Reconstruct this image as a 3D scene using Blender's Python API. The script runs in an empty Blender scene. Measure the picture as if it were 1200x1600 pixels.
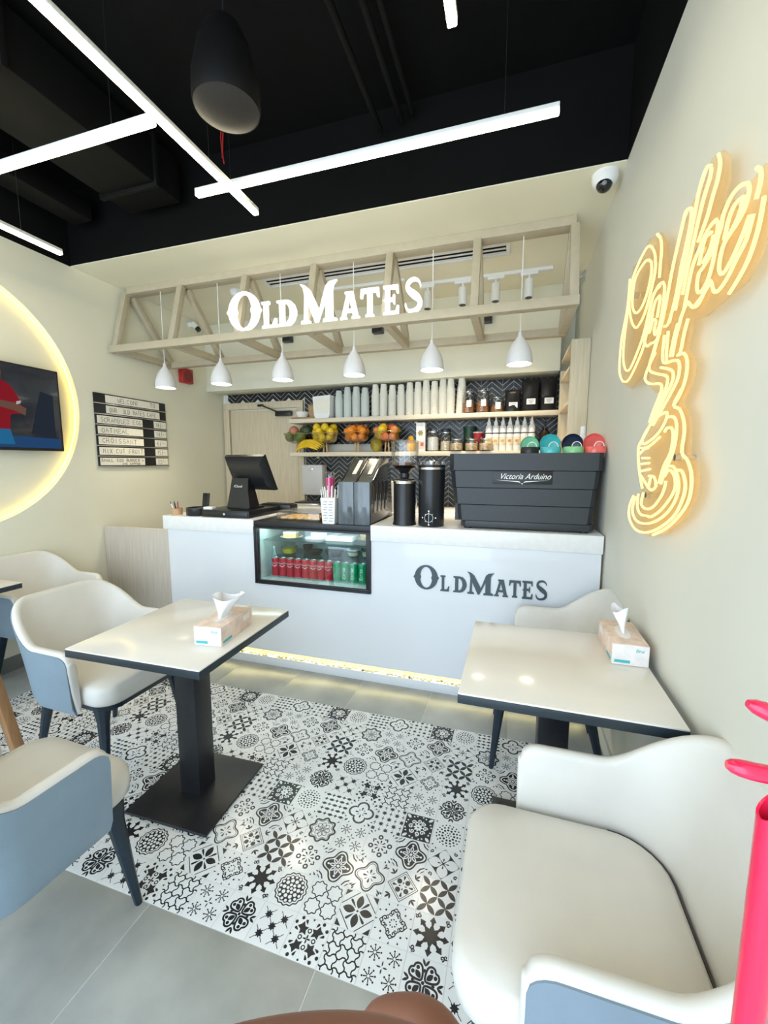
import bpy, bmesh, math, random
from mathutils import Vector, Matrix
random.seed(7)
PI = math.pi
SC = bpy.context.scene
COL = SC.collection

# ---------------------------------------------------------------- camera
cd = bpy.data.cameras.new('camera'); cam = bpy.data.objects.new('camera', cd); COL.objects.link(cam)
cd.sensor_fit = 'HORIZONTAL'; cd.sensor_width = 36; cd.lens = 645.25 / 1200 * 36
cd.clip_start = 0.01; cd.clip_end = 100
cam.location = (0, 0, 1.44)
cam.rotation_euler = (PI / 2 - 0.118611, 0, 0.301)
SC.camera = cam

# ---------------------------------------------------------------- daylight, exposure
w = bpy.data.worlds.new('World'); SC.world = w; w.use_nodes = True
bgn = w.node_tree.nodes['Background']
bgn.inputs[0].default_value = (0.70, 0.855, 1.0, 1); bgn.inputs[1].default_value = 4.9
pl = bpy.data.lights.new('shopfront_portal', 'AREA'); pl.shape = 'RECTANGLE'; pl.size = 3.7; pl.size_y = 2.9
pl.cycles.is_portal = True
po = bpy.data.objects.new('shopfront_portal', pl); COL.objects.link(po)
po.location = (-1.4, -1.28, 1.45); po.rotation_euler = (-PI / 2, 0, PI)
SC.view_settings.view_transform = 'Standard'; SC.view_settings.look = 'None'
SC.view_settings.gamma = 1; SC.view_settings.use_curve_mapping = False
SC.view_settings.exposure = 0.0
SC.cycles.use_denoising = True
SC.cycles.max_bounces = 8; SC.cycles.sample_clamp_indirect = 6

# ---------------------------------------------------------------- materials
MATS = {}
def lin(c):
    return tuple(((v / 255) / 12.92 if v <= 10 else ((v / 255 + .055) / 1.055) ** 2.4) for v in c)
def M(name, col=(.8, .8, .8), rough=.5, metal=0, noise=None, bump=None, coat=0, emis=None, estr=0, trans=0, ior=1.45, alpha=1, spec=.5):
    if name in MATS: return MATS[name]
    m = bpy.data.materials.new(name); m.use_nodes = True; MATS[name] = m
    nt = m.node_tree; b = nt.nodes['Principled BSDF']
    b.inputs['Base Color'].default_value = (*col, 1); b.inputs['Roughness'].default_value = rough
    b.inputs['Metallic'].default_value = metal; b.inputs['Coat Weight'].default_value = coat
    b.inputs['Coat Roughness'].default_value = .05; b.inputs['Specular IOR Level'].default_value = spec
    b.inputs['Transmission Weight'].default_value = trans; b.inputs['IOR'].default_value = ior
    b.inputs['Alpha'].default_value = alpha
    if emis: b.inputs['Emission Color'].default_value = (*emis, 1); b.inputs['Emission Strength'].default_value = estr
    tc = nt.nodes.new('ShaderNodeTexCoord')
    if noise:
        sc, amt, st = noise
        mp = nt.nodes.new('ShaderNodeMapping'); mp.inputs['Scale'].default_value = st
        nt.links.new(tc.outputs['Object'], mp.inputs[0])
        n = nt.nodes.new('ShaderNodeTexNoise'); n.inputs['Scale'].default_value = sc; n.inputs['Detail'].default_value = 6
        nt.links.new(mp.outputs[0], n.inputs['Vector'])
        r = nt.nodes.new('ShaderNodeValToRGB')
        r.color_ramp.elements[0].position = .3; r.color_ramp.elements[1].position = .7
        r.color_ramp.elements[0].color = (*[c * (1 - amt) for c in col], 1)
        r.color_ramp.elements[1].color = (*[min(1, c * (1 + amt)) for c in col], 1)
        nt.links.new(n.outputs['Fac'], r.inputs[0]); nt.links.new(r.outputs[0], b.inputs['Base Color'])
    if bump:
        sc, st = bump
        n2 = nt.nodes.new('ShaderNodeTexNoise'); n2.inputs['Scale'].default_value = sc; n2.inputs['Detail'].default_value = 4
        nt.links.new(tc.outputs['Object'], n2.inputs['Vector'])
        bp = nt.nodes.new('ShaderNodeBump'); bp.inputs['Strength'].default_value = st; bp.inputs['Distance'].default_value = .002
        nt.links.new(n2.outputs['Fac'], bp.inputs['Height']); nt.links.new(bp.outputs[0], b.inputs['Normal'])
    return m
def EM(name, col, s):
    if name in MATS: return MATS[name]
    m = bpy.data.materials.new(name); m.use_nodes = True; MATS[name] = m
    nt = m.node_tree; nt.nodes.clear()
    e = nt.nodes.new('ShaderNodeEmission'); e.inputs[0].default_value = (*col, 1); e.inputs[1].default_value = s
    o = nt.nodes.new('ShaderNodeOutputMaterial'); nt.links.new(e.outputs[0], o.inputs[0]); return m
def GLASS(name, tint=(1, 1, 1), gloss=.1):
    # thin clear sheet: mostly see-through with a fresnel-like mirror share
    if name in MATS: return MATS[name]
    m = bpy.data.materials.new(name); m.use_nodes = True; MATS[name] = m
    nt = m.node_tree; nt.nodes.clear()
    t = nt.nodes.new('ShaderNodeBsdfTransparent'); t.inputs[0].default_value = (*tint, 1)
    g = nt.nodes.new('ShaderNodeBsdfGlossy'); g.inputs['Roughness'].default_value = .03
    fr = nt.nodes.new('ShaderNodeLayerWeight'); fr.inputs[0].default_value = .25
    mul = nt.nodes.new('ShaderNodeMath'); mul.operation = 'MULTIPLY_ADD'; mul.inputs[1].default_value = .5; mul.inputs[2].default_value = gloss * .4
    nt.links.new(fr.outputs['Fresnel'], mul.inputs[0])
    mx = nt.nodes.new('ShaderNodeMixShader'); nt.links.new(mul.outputs[0], mx.inputs[0])
    nt.links.new(t.outputs[0], mx.inputs[1]); nt.links.new(g.outputs[0], mx.inputs[2])
    o = nt.nodes.new('ShaderNodeOutputMaterial'); nt.links.new(mx.outputs[0], o.inputs[0]); return m

PAINTR = M('cream_wall_paint_dimmed', (.70, .695, .62), .6, noise=(3, .02, (1, 1, 1)), bump=(90, .05))  # cream paint darkened for the right wall, to tone down the daylight there
PAINT = M('cream_wall_paint', (.79, .77, .635), .6, noise=(3, .02, (1, 1, 1)), bump=(90, .05))
CEILP = M('cream_ceiling_paint', (.84, .80, .63), .6, noise=(3, .02, (1, 1, 1)))
BLACKP = M('black_ceiling_paint', (.0035, .0038, .004), .75, noise=(2, .3, (1, 1, 1)), spec=.15)
BLACKD = M('black_duct_paint', (.005, .0055, .0055), .6, noise=(2, .3, (1, 1, 1)), spec=.2)
WHITE = M('white_plastic', (.85, .85, .84), .35)
WHITEG = M('glossy_white_laminate', (.76, .79, .84), .12, noise=(2, .01, (1, 1, 1)), coat=.3)
WHITET = M('white_countertop', (.82, .82, .82), .25, noise=(30, .03, (1, 1, 1)))
BLK = M('matte_black_metal', (.012, .013, .016), .38, noise=(40, .2, (1, 1, 1)))
BLKP = M('black_plastic', (.014, .015, .017), .3, noise=(60, .15, (1, 1, 1)))
CHROME = M('brushed_steel', (.7, .7, .7), .22, 1, noise=(20, .05, (1, 1, 10)))
WOODL = M('pale_ash_veneer', (.64, .55, .40), .45, noise=(6, .10, (14, 14, .7)))
WOODS = M('pale_shelf_wood', (.74, .66, .52), .45, noise=(6, .08, (.7, 14, 14)))
WOODG = M('greyed_oak_panel', (.60, .54, .47), .5, noise=(6, .10, (14, 14, .6)))
TRUSSM = M('beige_painted_timber', (.50, .44, .325), .5, noise=(5, .05, (4, 4, 4)))
LEATHC = M('cream_leather', (.70, .68, .64), .38, noise=(9, .03, (1, 1, 1)), bump=(180, .12))
LEATHG = M('blue_grey_leather', (.205, .275, .335), .42, noise=(9, .05, (1, 1, 1)), bump=(180, .12))
LEGM = M('blue_black_lacquer', (.010, .022, .034), .3, noise=(30, .2, (1, 1, 1)))
PIPE = M('dark_piping', (.05, .05, .055), .5, noise=(30, .2, (1, 1, 1)))
GREYT = M('grey_stone_tile', (.41, .425, .41), .3, noise=(4.5, .19, (1, 1, 1)), bump=(30, .06))
GROUT = M('pale_grout', (.62, .62, .59), .8, noise=(30, .1, (1, 1, 1)))
TILEW = M('white_glazed_tile', (.84, .86, .88), .16, noise=(5, .015, (1, 1, 1)))
TILEB = M('black_tile_print', (.022, .024, .028), .22, noise=(20, .2, (1, 1, 1)))
CHEVB = M('black_glazed_tile', (.014, .015, .016), .3, noise=(20, .3, (1, 1, 1)))
CHEVG = M('white_wall_grout', (.72, .72, .68), .7, noise=(30, .05, (1, 1, 1)))
TABLEW = M('white_marble_laminate', (.84, .81, .765), .15, noise=(2.5, .035, (1, 2.5, 1)), coat=.12)
GLS = GLASS('clear_glass')
GLSB = GLASS('mint_tinted_glass', (.90, .97, .96), .15)
PAPER = M('white_paper', (.86, .86, .86), .6, noise=(20, .02, (1, 1, 1)))
INK = M('marker_ink', (.06, .06, .07), .6)
LED = EM('led_diffuser', (1, .885, .60), 23)
GOLD = M('golden_wood', (.60, .40, .16), .35, noise=(20, .1, (1, 1, 4)))

# ---------------------------------------------------------------- mesh helpers
class B:
    def __init__(s): s.bm = bmesh.new(); s.M = Matrix()
    def raw(s, vs, fs, mi=0):
        v = [s.bm.verts.new(s.M @ Vector(p)) for p in vs]; out = []
        for f in fs:
            try: q = s.bm.faces.new([v[i] for i in f]); q.material_index = mi; out.append(q)
            except ValueError: pass
        return v, out
    def box(s, c, d, mi=0, bev=0, rz=0, R=None):
        x, y, z = (t / 2 for t in d); m = Matrix.Translation(c) @ (R if R else Matrix.Rotation(rz, 4, 'Z'))
        P = [m @ Vector((a * x, b * y, e * z)) for a in (-1, 1) for b in (-1, 1) for e in (-1, 1)]
        v, f = s.raw(P, [(0, 1, 3, 2), (4, 6, 7, 5), (0, 4, 5, 1), (2, 3, 7, 6), (0, 2, 6, 4), (1, 5, 7, 3)], mi)
        if bev:
            es = list({e for q in f for e in q.edges})
            r = bmesh.ops.bevel(s.bm, geom=es, offset=bev, segments=2, affect='EDGES', profile=.5)
            for q in r['faces']: q.material_index = mi
        return s
    def beam(s, p0, p1, wd, ht, mi=0, up=(0, 0, 1), bev=0):
        p0, p1 = Vector(p0), Vector(p1); d = (p1 - p0); L = d.length; d.normalize()
        u = Vector(up); sx = d.cross(u)
        if sx.length < 1e-4: sx = d.cross(Vector((0, 1, 0)))
        sx.normalize(); uz = sx.cross(d)
        R = Matrix((( d.x, sx.x, uz.x, 0), (d.y, sx.y, uz.y, 0), (d.z, sx.z, uz.z, 0), (0, 0, 0, 1)))
        return s.box((p0 + p1) / 2, (L, wd, ht), mi, bev, R=R)
    def cyl(s, p0, p1, r0, r1=None, n=16, mi=0, cap=True):
        r1 = r0 if r1 is None else r1
        return s.loft([p0, p1], [r0, r1], n, mi, cap)
    def loft(s, pts, rad, n=10, mi=0, cap=True, closed=False):
        pts = [Vector(p) for p in pts]; N = len(pts); vs = []
        if not isinstance(rad, (list, tuple)): rad = [rad] * N
        d0 = None; ref = None
        for i, p in enumerate(pts):
            if closed: d = pts[(i + 1) % N] - pts[i - 1]
            else: d = pts[min(i + 1, N - 1)] - pts[max(i - 1, 0)]
            d.normalize()
            if ref is None:
                ref = d.cross(Vector((0, 0, 1)))
                if ref.length < 1e-3: ref = Vector((1, 0, 0))
            ref = (ref - d * ref.dot(d))
            if ref.length < 1e-5: ref = d.orthogonal()
            ref.normalize(); e = d.cross(ref)
            for k in range(n):
                a = 2 * PI * k / n; vs.append(p + (ref * math.cos(a) + e * math.sin(a)) * rad[i])
        fs = []
        for i in range(N if closed else N - 1):
            j = (i + 1) % N
            for k in range(n): fs.append((i * n + k, i * n + (k + 1) % n, j * n + (k + 1) % n, j * n + k))
        if cap and not closed: fs += [tuple(range(n)), tuple(range((N - 1) * n, N * n))]
        s.raw(vs, fs, mi); return s
    def lathe(s, prof, n=24, c=(0, 0, 0), mi=0, ax='z', closed=False):
        vs = []; rows = []
        for r, z in prof:
            if r < 1e-5: rows.append([len(vs)]); vs.append((0, 0, z))
            else:
                rows.append(list(range(len(vs), len(vs) + n)))
                vs += [(r * math.cos(2 * PI * k / n), r * math.sin(2 * PI * k / n), z) for k in range(n)]
        fs = []
        for a, b in zip(rows, rows[1:] + ([rows[0]] if closed else [])):
            for k in range(n):
                q = [a[k % len(a)], a[(k + 1) % len(a)], b[(k + 1) % len(b)], b[k % len(b)]]
                q = list(dict.fromkeys(q))
                if len(q) > 2: fs.append(q)
        if ax == 'y': vs = [(x, z, y) for x, y, z in vs]
        if ax == 'x': vs = [(z, x, y) for x, y, z in vs]
        s.raw([(x + c[0], y + c[1], z + c[2]) for x, y, z in vs], fs, mi); return s
    def ell(s, c, r, n=14, m=9, mi=0, R=None):
        if not isinstance(r, (list, tuple)): r = (r, r, r)
        vs = []; 
        for j in range(m + 1):
            t = PI * j / m
            if j in (0, m): vs.append(Vector((0, 0, math.cos(t) * r[2])))
            else: vs += [Vector((r[0] * math.sin(t) * math.cos(2 * PI * k / n), r[1] * math.sin(t) * math.sin(2 * PI * k / n), r[2] * math.cos(t))) for k in range(n)]
        row = lambda j: [0] * n if j == 0 else ([len(vs) - 1] * n if j == m else [1 + (j - 1) * n + k for k in range(n)])
        fs = []
        for j in range(m):
            a, b = row(j), row(j + 1)
            for k in range(n):
                q = list(dict.fromkeys([a[k], b[k], b[(k + 1) % n], a[(k + 1) % n]])); fs.append(q)
        T = Matrix.Translation(c) @ (R if R else Matrix())
        s.raw([T @ v for v in vs], fs, mi); return s
    def prism(s, poly, h0, h1, ax='z', mi=0, bev=0):
        n = len(poly)
        f = {'z': lambda a, b, h: (a, b, h), 'y': lambda a, b, h: (a, h, b), 'x': lambda a, b, h: (h, a, b)}[ax]
        vs = [f(a, b, h0) for a, b in poly] + [f(a, b, h1) for a, b in poly]
        fs = [tuple(range(n)), tuple(range(n, 2 * n))] + [(i, (i + 1) % n, n + (i + 1) % n, n + i) for i in range(n)]
        v, q = s.raw(vs, fs, mi)
        if bev:
            es = list({e for x in q for e in x.edges})
            r = bmesh.ops.bevel(s.bm, geom=es, offset=bev, segments=2, affect='EDGES', profile=.5)
            for x in r['faces']: x.material_index = mi
        return s
    def grid(s, rows, mi=0, closed_u=False, closed_v=False, caps=False):
        n = len(rows[0]); m = len(rows); vs = [p for r in rows for p in r]; fs = []
        for i in range(m if closed_u else m - 1):
            for k in range(n if closed_v else n - 1):
                a, b = i, (i + 1) % m
                fs.append((a * n + k, a * n + (k + 1) % n, b * n + (k + 1) % n, b * n + k))
        if caps: fs += [tuple(range(n)), tuple(range((m - 1) * n, m * n))]
        s.raw(vs, fs, mi); return s
    def mesh(s, me, T=None, mi=0):
        T = T or Matrix()
        s.raw([T @ v.co for v in me.vertices], [tuple(p.vertices) for p in me.polygons], mi); return s
    def done(s, name, mats, smooth=40, recalc=True):
        if recalc: bmesh.ops.recalc_face_normals(s.bm, faces=s.bm.faces[:])
        me = bpy.data.meshes.new(name); s.bm.to_mesh(me); s.bm.free()
        for m in (mats if isinstance(mats, (list, tuple)) else [mats]): me.materials.append(m)
        if smooth:
            me.polygons.foreach_set('use_smooth', [True] * len(me.polygons))
            me.set_sharp_from_angle(angle=math.radians(smooth))
        return me
def link(name, me, parent=None, loc=(0, 0, 0), rot=(0, 0, 0)):
    o = bpy.data.objects.new(name, me); COL.objects.link(o); o.parent = parent
    o.location = loc; o.rotation_euler = rot; return o
def obj(name, b, mats, parent=None, loc=(0, 0, 0), rot=(0, 0, 0), smooth=40):
    return link(name, b.done(name, mats, smooth), parent, loc, rot)
def tag(o, label, cat, group=None):
    o['label'] = label; o['category'] = cat
    if group: o['group'] = group
    return o
def thing(name, label, cat, loc=(0, 0, 0), rz=0, group=None):
    o = link(name, None, None, loc, (0, 0, rz)); o.empty_display_size = .05
    return tag(o, label, cat, group)
def struct(o): o['kind'] = 'structure'; return o
def stuff(o): o['kind'] = 'stuff'; return o
def dup(root, loc, rz=0, label=None, group=None):
    r = root.copy(); COL.objects.link(r); r.location = loc; r.rotation_euler = (0, 0, rz)
    if label: r['label'] = label
    if group: r['group'] = group
    for ch in list(root.children):
        c = ch.copy(); COL.objects.link(c); c.parent = r
        for g in list(ch.children):
            d = g.copy(); COL.objects.link(d); d.parent = c
    return r
def shape(loops, depth, name='shape'):
    # filled 2-D outline with holes, extruded; returned standing up in xz, facing -y, from y=0 to y=-depth
    c = bpy.data.curves.new(name, 'CURVE'); c.dimensions = '2D'; c.fill_mode = 'BOTH'; c.extrude = depth / 2
    for lp in loops:
        sp = c.splines.new('POLY'); sp.points.add(len(lp) - 1)
        for p, (x, y) in zip(sp.points, lp): p.co = (x, y, 0, 1)
        sp.use_cyclic_u = True
    return c2m(c, depth)
def c2m(c, depth):
    o = bpy.data.objects.new('tmp', c); COL.objects.link(o)
    dg = bpy.context.evaluated_depsgraph_get(); dg.update()
    me = bpy.data.meshes.new_from_object(o.evaluated_get(dg)); bpy.data.objects.remove(o)
    for v in me.vertices: x, y, z = v.co; v.co = (x, -z - depth / 2, y)
    return me
def text(t, size, depth=.0006, shear=0, align='CENTER'):
    c = bpy.data.curves.new('txt', 'FONT'); c.body = t; c.size = size; c.extrude = depth / 2; c.shear = shear
    c.align_x = align; c.align_y = 'CENTER'; c.resolution_u = 3
    return c2m(c, depth)
def arc(cx, cy, r, a0, a1, n): return [(cx + r * math.cos(a0 + (a1 - a0) * i / n), cy + r * math.sin(a0 + (a1 - a0) * i / n)) for i in range(n + 1)]
def sst(t): t = max(0, min(1, t)); return t * t * (3 - 2 * t)
def catmull(pts, k=4, closed=False):
    P = [Vector(p) for p in pts]; N = len(P); out = []
    for i in range(N if closed else N - 1):
        g = (lambda j: P[j % N]) if closed else (lambda j: P[max(0, min(N - 1, j))])
        a, b, c, d = g(i - 1), g(i), g(i + 1), g(i + 2)
        for s in range(k):
            t = s / k
            out.append(.5 * ((2 * b) + (c - a) * t + (2 * a - 5 * b + 4 * c - d) * t * t + (3 * b - a - 3 * c + d) * t ** 3))
    if not closed: out.append(P[-1])
    return out

# ================================================================ ROOM
XL, XR, YB, YF, ZC, ZT = -3.29, .49, 4.2, -1.25, 2.93, 3.45
YE = 2.5          # where the black open ceiling meets the cream one
# floor slab + tiles
floor = struct(obj('floor', B().box(((XL + XR) / 2, (YB + YF) / 2, -.0515), (XR - XL + .3, YB - YF + .3, .1)), GROUT))
def gt(x0, x1, y0, y1):
    obj('floor_tile', B().box(((x0 + x1) / 2, (y0 + y1) / 2, -.006), (x1 - x0 - .004, y1 - y0 - .004, .012), bev=.0005), GREYT, floor)
MX0, MY0, TS = -2.89, .915, .12
MY1 = MY0 + 10 * TS
for ya, yb in ((-1.25, -.885), (-.885, -.285), (-.285, .315), (.315, MY0)):
    xs = [XL] + [-.49 + .6 * k for k in range(-4, 2)] + [XR]
    for a, b in zip(xs, xs[1:]):
        if b - a > .02: gt(a, b, ya, yb)
for a, b in ((MY0, 1.515), (1.515, MY1)): gt(XL, MX0, a, b)
xs = [XL] + [-.9 + .46 * k for k in range(-5, 3)] + [XR]
xs = sorted(set(x for x in xs if XL <= x <= XR))
for a, b in zip(xs, xs[1:]): gt(a, b, MY1, 2.6)
gt(XL, XR, 2.6, YB)

# ---- patterned tiles: every print is flat geometry on its own tile
def petal(x, y, a, L, wd, n=6):
    pts = []
    for i in range(n + 1):
        t = i / n; pts.append((t * L, wd / 2 * math.sin(PI * t) ** .8))
    for i in range(n - 1, 0, -1):
        t = i / n; pts.append((t * L, -wd / 2 * math.sin(PI * t) ** .8))
    c, s = math.cos(a), math.sin(a)
    return [(x + c * u - s * v, y + s * u + c * v) for u, v in pts]
def drop(x, y, a, L, wd):
    pts = [(0, 0), (L * .55, wd * .4), (L * .85, wd * .5), (L, wd * .2), (L, -wd * .2), (L * .85, -wd * .5), (L * .55, -wd * .4)]
    c, s = math.cos(a), math.sin(a)
    return [(x + c * u - s * v, y + s * u + c * v) for u, v in pts]
def disc(x, y, r, n=10): return [(x + r * math.cos(2 * PI * k / n), y + r * math.sin(2 * PI * k / n)) for k in range(n)]
def star(x, y, n, r1, r2, a0=0): return [(x + (r1 if k % 2 == 0 else r2) * math.cos(a0 + PI * k / n), y + (r1 if k % 2 == 0 else r2) * math.sin(a0 + PI * k / n)) for k in range(2 * n)]
def polar(f, n=64, x=0, y=0): return [(x + f(2 * PI * k / n) * math.cos(2 * PI * k / n), y + f(2 * PI * k / n) * math.sin(2 * PI * k / n)) for k in range(n)]
KW = 1.4
def stroke(pts, wd, closed=False):
    wd *= KW; N = len(pts); out = []; L = []; R = []
    for i in range(N):
        a = pts[(i - 1) % N] if closed or i > 0 else pts[0]; b = pts[(i + 1) % N] if closed or i < N - 1 else pts[-1]
        dx, dy = b[0] - a[0], b[1] - a[1]; l = math.hypot(dx, dy) or 1
        nx, ny = -dy / l * wd / 2, dx / l * wd / 2
        L.append((pts[i][0] + nx, pts[i][1] + ny)); R.append((pts[i][0] - nx, pts[i][1] - ny))
    for i in range(N if closed else N - 1):
        j = (i + 1) % N; out.append([L[i], R[i], R[j], L[j]])
    return out
def spiral(x, y, r, turns, a0, wd, sgn=1, n=14):
    return stroke([(x + r * (1 - .85 * i / n) * math.cos(a0 + sgn * turns * 2 * PI * i / n), y + r * (1 - .85 * i / n) * math.sin(a0 + sgn * turns * 2 * PI * i / n)) for i in range(n + 1)], wd)
def rot(pl_, a):
    c, s = math.cos(a), math.sin(a); return [(c * x - s * y, s * x + c * y) for x, y in pl_]
def sym(pls, n=4): return [rot(p, 2 * PI * k / n) for k in range(n) for p in pls]
H = PI / 4
def quat(r0, amp, k=4, ph=0): return lambda t: r0 + amp * math.cos(k * (t - ph))
def corner_leaves(): return sym([drop(.30, .30, H, .17, .06), drop(.33, .40, .9, .1, .045), drop(.40, .33, .67, .1, .045)])
def snow4():
    out = []
    for sx in (-.25, .25):
        for sy in (-.25, .25):
            for k in range(8):
                a = k * H + .2; c, s = math.cos(a), math.sin(a)
                out += stroke([(sx + .03 * c, sy + .03 * s), (sx + .13 * c, sy + .13 * s)], .018); out.append(disc(sx + .16 * c, sy + .16 * s, .025, 6))
    return [(0, out + sym([petal(.02, 0, 0, .12, .035)]) )]
def lattice():
    out = []
    for k in range(4):
        for sw in (0, 1):
            pts = []
            for i in range(41):
                t = -.49 + .98 * i / 40; u = math.sin(t * 2 * PI / .25); d_ = -.375 + .25 * k + .036 * (1 if u > 0 else -1) * abs(u) ** .6 * (1 if k % 2 else -1)
                pts.append((d_, t) if sw else (t, d_))
            out += stroke(pts, .024)
    return [(0, out)]
def hearts():
    hp = [(.07, 0), (.15, .10), (.27, .17), (.36, .15), (.40, .07), (.375, 0), (.40, -.07), (.36, -.15), (.27, -.17), (.15, -.10)]
    out = stroke([(p.x, p.y) for p in catmull([(a, b, 0) for a, b in hp], 3, True)], .035, True)
    return [(0, sym([rot(p, H) for p in out + [disc(.31, .075, .045), disc(.31, -.075, .045), petal(.1, 0, 0, .2, .12)]]) + sym([drop(.18, 0, 0, .1, .05), petal(.33, .0, .5, .17, .06), petal(.33, .0, -.5, .17, .06)]) + [disc(0, 0, .04)])]
def stars8():
    out = []
    for i in range(-2, 3):
        for j in range(-2, 3):
            if (i + j) % 2 == 0:
                x, y = i * .235, j * .235
                if abs(x) < .46 and abs(y) < .46: out.append(star(x, y, 8, .115, .068, .2))
                for a in (H, 3 * H):
                    q = [(x + .09 * math.cos(a), y + .09 * math.sin(a)), (x + .23 * math.cos(a), y + .23 * math.sin(a))]
                    if all(abs(v) < .48 for p in q for v in p): out += stroke(q, .012)
    return [(0, out)]
def floralx():
    fl = [(.1, 0), (.2, .05), (.22, .14), (.30, .07), (.42, .10), (.40, 0), (.42, -.10), (.30, -.07), (.22, -.14), (.2, -.05)]
    return [(0, sym([rot(fl, H)] + [disc(.19, .0, .06)]) + sym([drop(.30, .12, .5, .13, .07), drop(.30, -.12, -.5, .13, .07), drop(.42, .0, 0, .06, .06), disc(.43, .3, .045), disc(.43, -.3, .045)])),
            (1, sym([disc(.19, 0, .03)])), (2, sym([petal(.0, 0, 0, .11, .04)]))]
def petalx():
    return [(0, sym([petal(.06, 0, 0, .36, .20)]) + sym([drop(.06, .06, H, .28, .07)]) + sym([[(.30, .47), (.47, .47), (.47, .30)]]) + sym(stroke([(.08, .49), (.49, .08)], .022)) + [disc(0, 0, .03)])]
def spirals():
    out = []
    for k in range(4):
        out += [rot(p, k * PI / 2) for p in spiral(.24, .07, .075, 1.2, -1.2, .022, 1) + spiral(.24, -.07, .075, 1.2, 1.2, .022, -1) + stroke([(.29, .1), (.37, .0), (.29, -.1)], .022)]
        out += [rot(p, k * PI / 2 + H) for p in spiral(.20, .05, .055, 1.1, -1.2, .018, 1) + spiral(.20, -.05, .055, 1.1, 1.2, .018, -1) + [disc(.38, 0, .03, 6), drop(.42, .12, .4, .07, .04), drop(.42, -.12, -.4, .07, .04), drop(.30, .30, H, .14, .06)]]
    return [(0, out + sym([disc(.09, 0, .022, 6)], 8))]
def flake():
    out = [star(0, 0, 8, .30, .17)]
    for k in range(8): out += [rot(drop(.15, 0, 0, .24, .09), k * H), rot([(.30, 0), (.34, .09), (.47, 0), (.34, -.09)], k * H)]
    for k in range(4): out += [rot(p, k * PI / 2) for p in spiral(.40, .36, .06, 1.2, 0, .022) + spiral(.36, .44, .05, 1.2, 1, .02, -1)]
    return [(0, out)]
def mandala():
    sc = polar(quat(.44, .02, 16)); 
    return [(0, stroke(sc, .025, True) + [polar(quat(.38, .02, 16))]), (1, [disc(.33 * math.cos(2 * PI * k / 16), .33 * math.sin(2 * PI * k / 16), .042, 7) for k in range(16)] + [disc(.22 * math.cos(2 * PI * k / 10), .22 * math.sin(2 * PI * k / 10), .055, 7) for k in range(10)] + sym([disc(.105, 0, .045, 7)], 6) + [disc(0, 0, .04, 8)])]
def starcells():
    out = []
    for x in (-.235, .235):
        for y in (-.235, .235): out += stroke(polar(quat(.2, .022, 8), 48, x, y), .022, True)
    return [(0, out)]
def quatflower():
    return [(0, stroke(polar(quat(.37, .075, 4, 0)), .03, True) + stroke(polar(quat(.31, .07, 4, 0)), .014, True) + sym([drop(.05, 0, 0, .15, .06), drop(.05, .05, H, .1, .03)]) + corner_leaves())]
def diamond():
    d = [(.44, 0), (0, .44), (-.44, 0), (0, -.44)]; d2 = [(.37, 0), (0, .37), (-.37, 0), (0, -.37)]
    return [(0, stroke(d, .02, True) + stroke(d2, .016, True) + sym([rot(disc(.17, .0, .075), H), drop(.16, 0, 0, .14, .07), drop(.04, 0, 0, .08, .04)]) + sym([petal(.30, .30, H, .18, .06), petal(.30, .30, H + .9, .15, .05), petal(.30, .30, H - .9, .15, .05)]))]
def leafgrid():
    out = []
    for x in (-.25, .25):
        for y in (-.25, .25):
            for k in range(4): out.append(petal(x, y, k * PI / 2 + H, .345, .14))
    return [(0, [p for p in out if all(abs(v) < .499 for q in p for v in q)] + sym([disc(.25, .25, .02, 6)]))]
def circflower():
    out = sym([drop(.05, 0, 0, .14, .05)], 8)
    for k in range(4):
        out += [rot(p, k * PI / 2 + .2) for p in stroke(disc(.30, 0, .06), .035, True)] + [rot(p, k * PI / 2 + .2 + H) for p in stroke([(.25, .06), (.32, 0), (.25, -.06)], .035)]
    return [(0, out + sym([drop(.36, .36, H, .13, .05), drop(.42, .30, .3, .08, .05), drop(.30, .42, 1.3, .08, .05)]))]
def darkquat():
    return [(0, stroke(polar(quat(.40, .08, 4)), .035, True) + [polar(quat(.33, .07, 4))] + sym(stroke([(.30, .49), (.37, .37), (.49, .30)], .03) + stroke([(.40, .49), (.44, .44), (.49, .40)], .02))),
            (1, sym([rot(petal(.06, 0, 0, .22, .11), 0)], 8) + sym([disc(.31, 0, .035, 8)]) + [disc(0, 0, .045, 8)]), (2, sym([rot(petal(.1, 0, 0, .13, .04), 0)], 8))]
def fourpetal():
    return [(0, [[(.49, 0), (0, .49), (-.49, 0), (0, -.49)]] + sym(spiral(.34, .40, .06, 1.1, 2, .025) + [drop(.40, .30, .3, .09, .04)])), (1, sym([petal(.03, 0, H * 0, .43, .33)])), (2, sym([drop(.04, 0, 0, .13, .045), drop(.03, .03, H, .08, .03)]))]
def octstar():
    return [(0, stroke(polar(quat(.40, .045, 8)), .045, True) + stroke(polar(quat(.33, .04, 8)), .014, True) + sym(stroke(petal(.03, 0, 0, .24, .16), .014, True), 8) + sym([drop(.36, .36, H, .1, .05)]))]
def dense():
    out = []
    for i in range(-2, 3):
        for j in range(-2, 3):
            x, y = i * .22, j * .22
            if (i + j) % 2 == 0: out.append(star(x, y, 8, .10, .05, .2))
            else: out += [[(x + .06, y), (x, y + .03), (x, y - .03)], [(x - .06, y), (x, y - .03), (x, y + .03)], disc(x, y + .06, .02, 5), disc(x, y - .06, .02, 5)]
    return [(0, out)]
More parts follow.
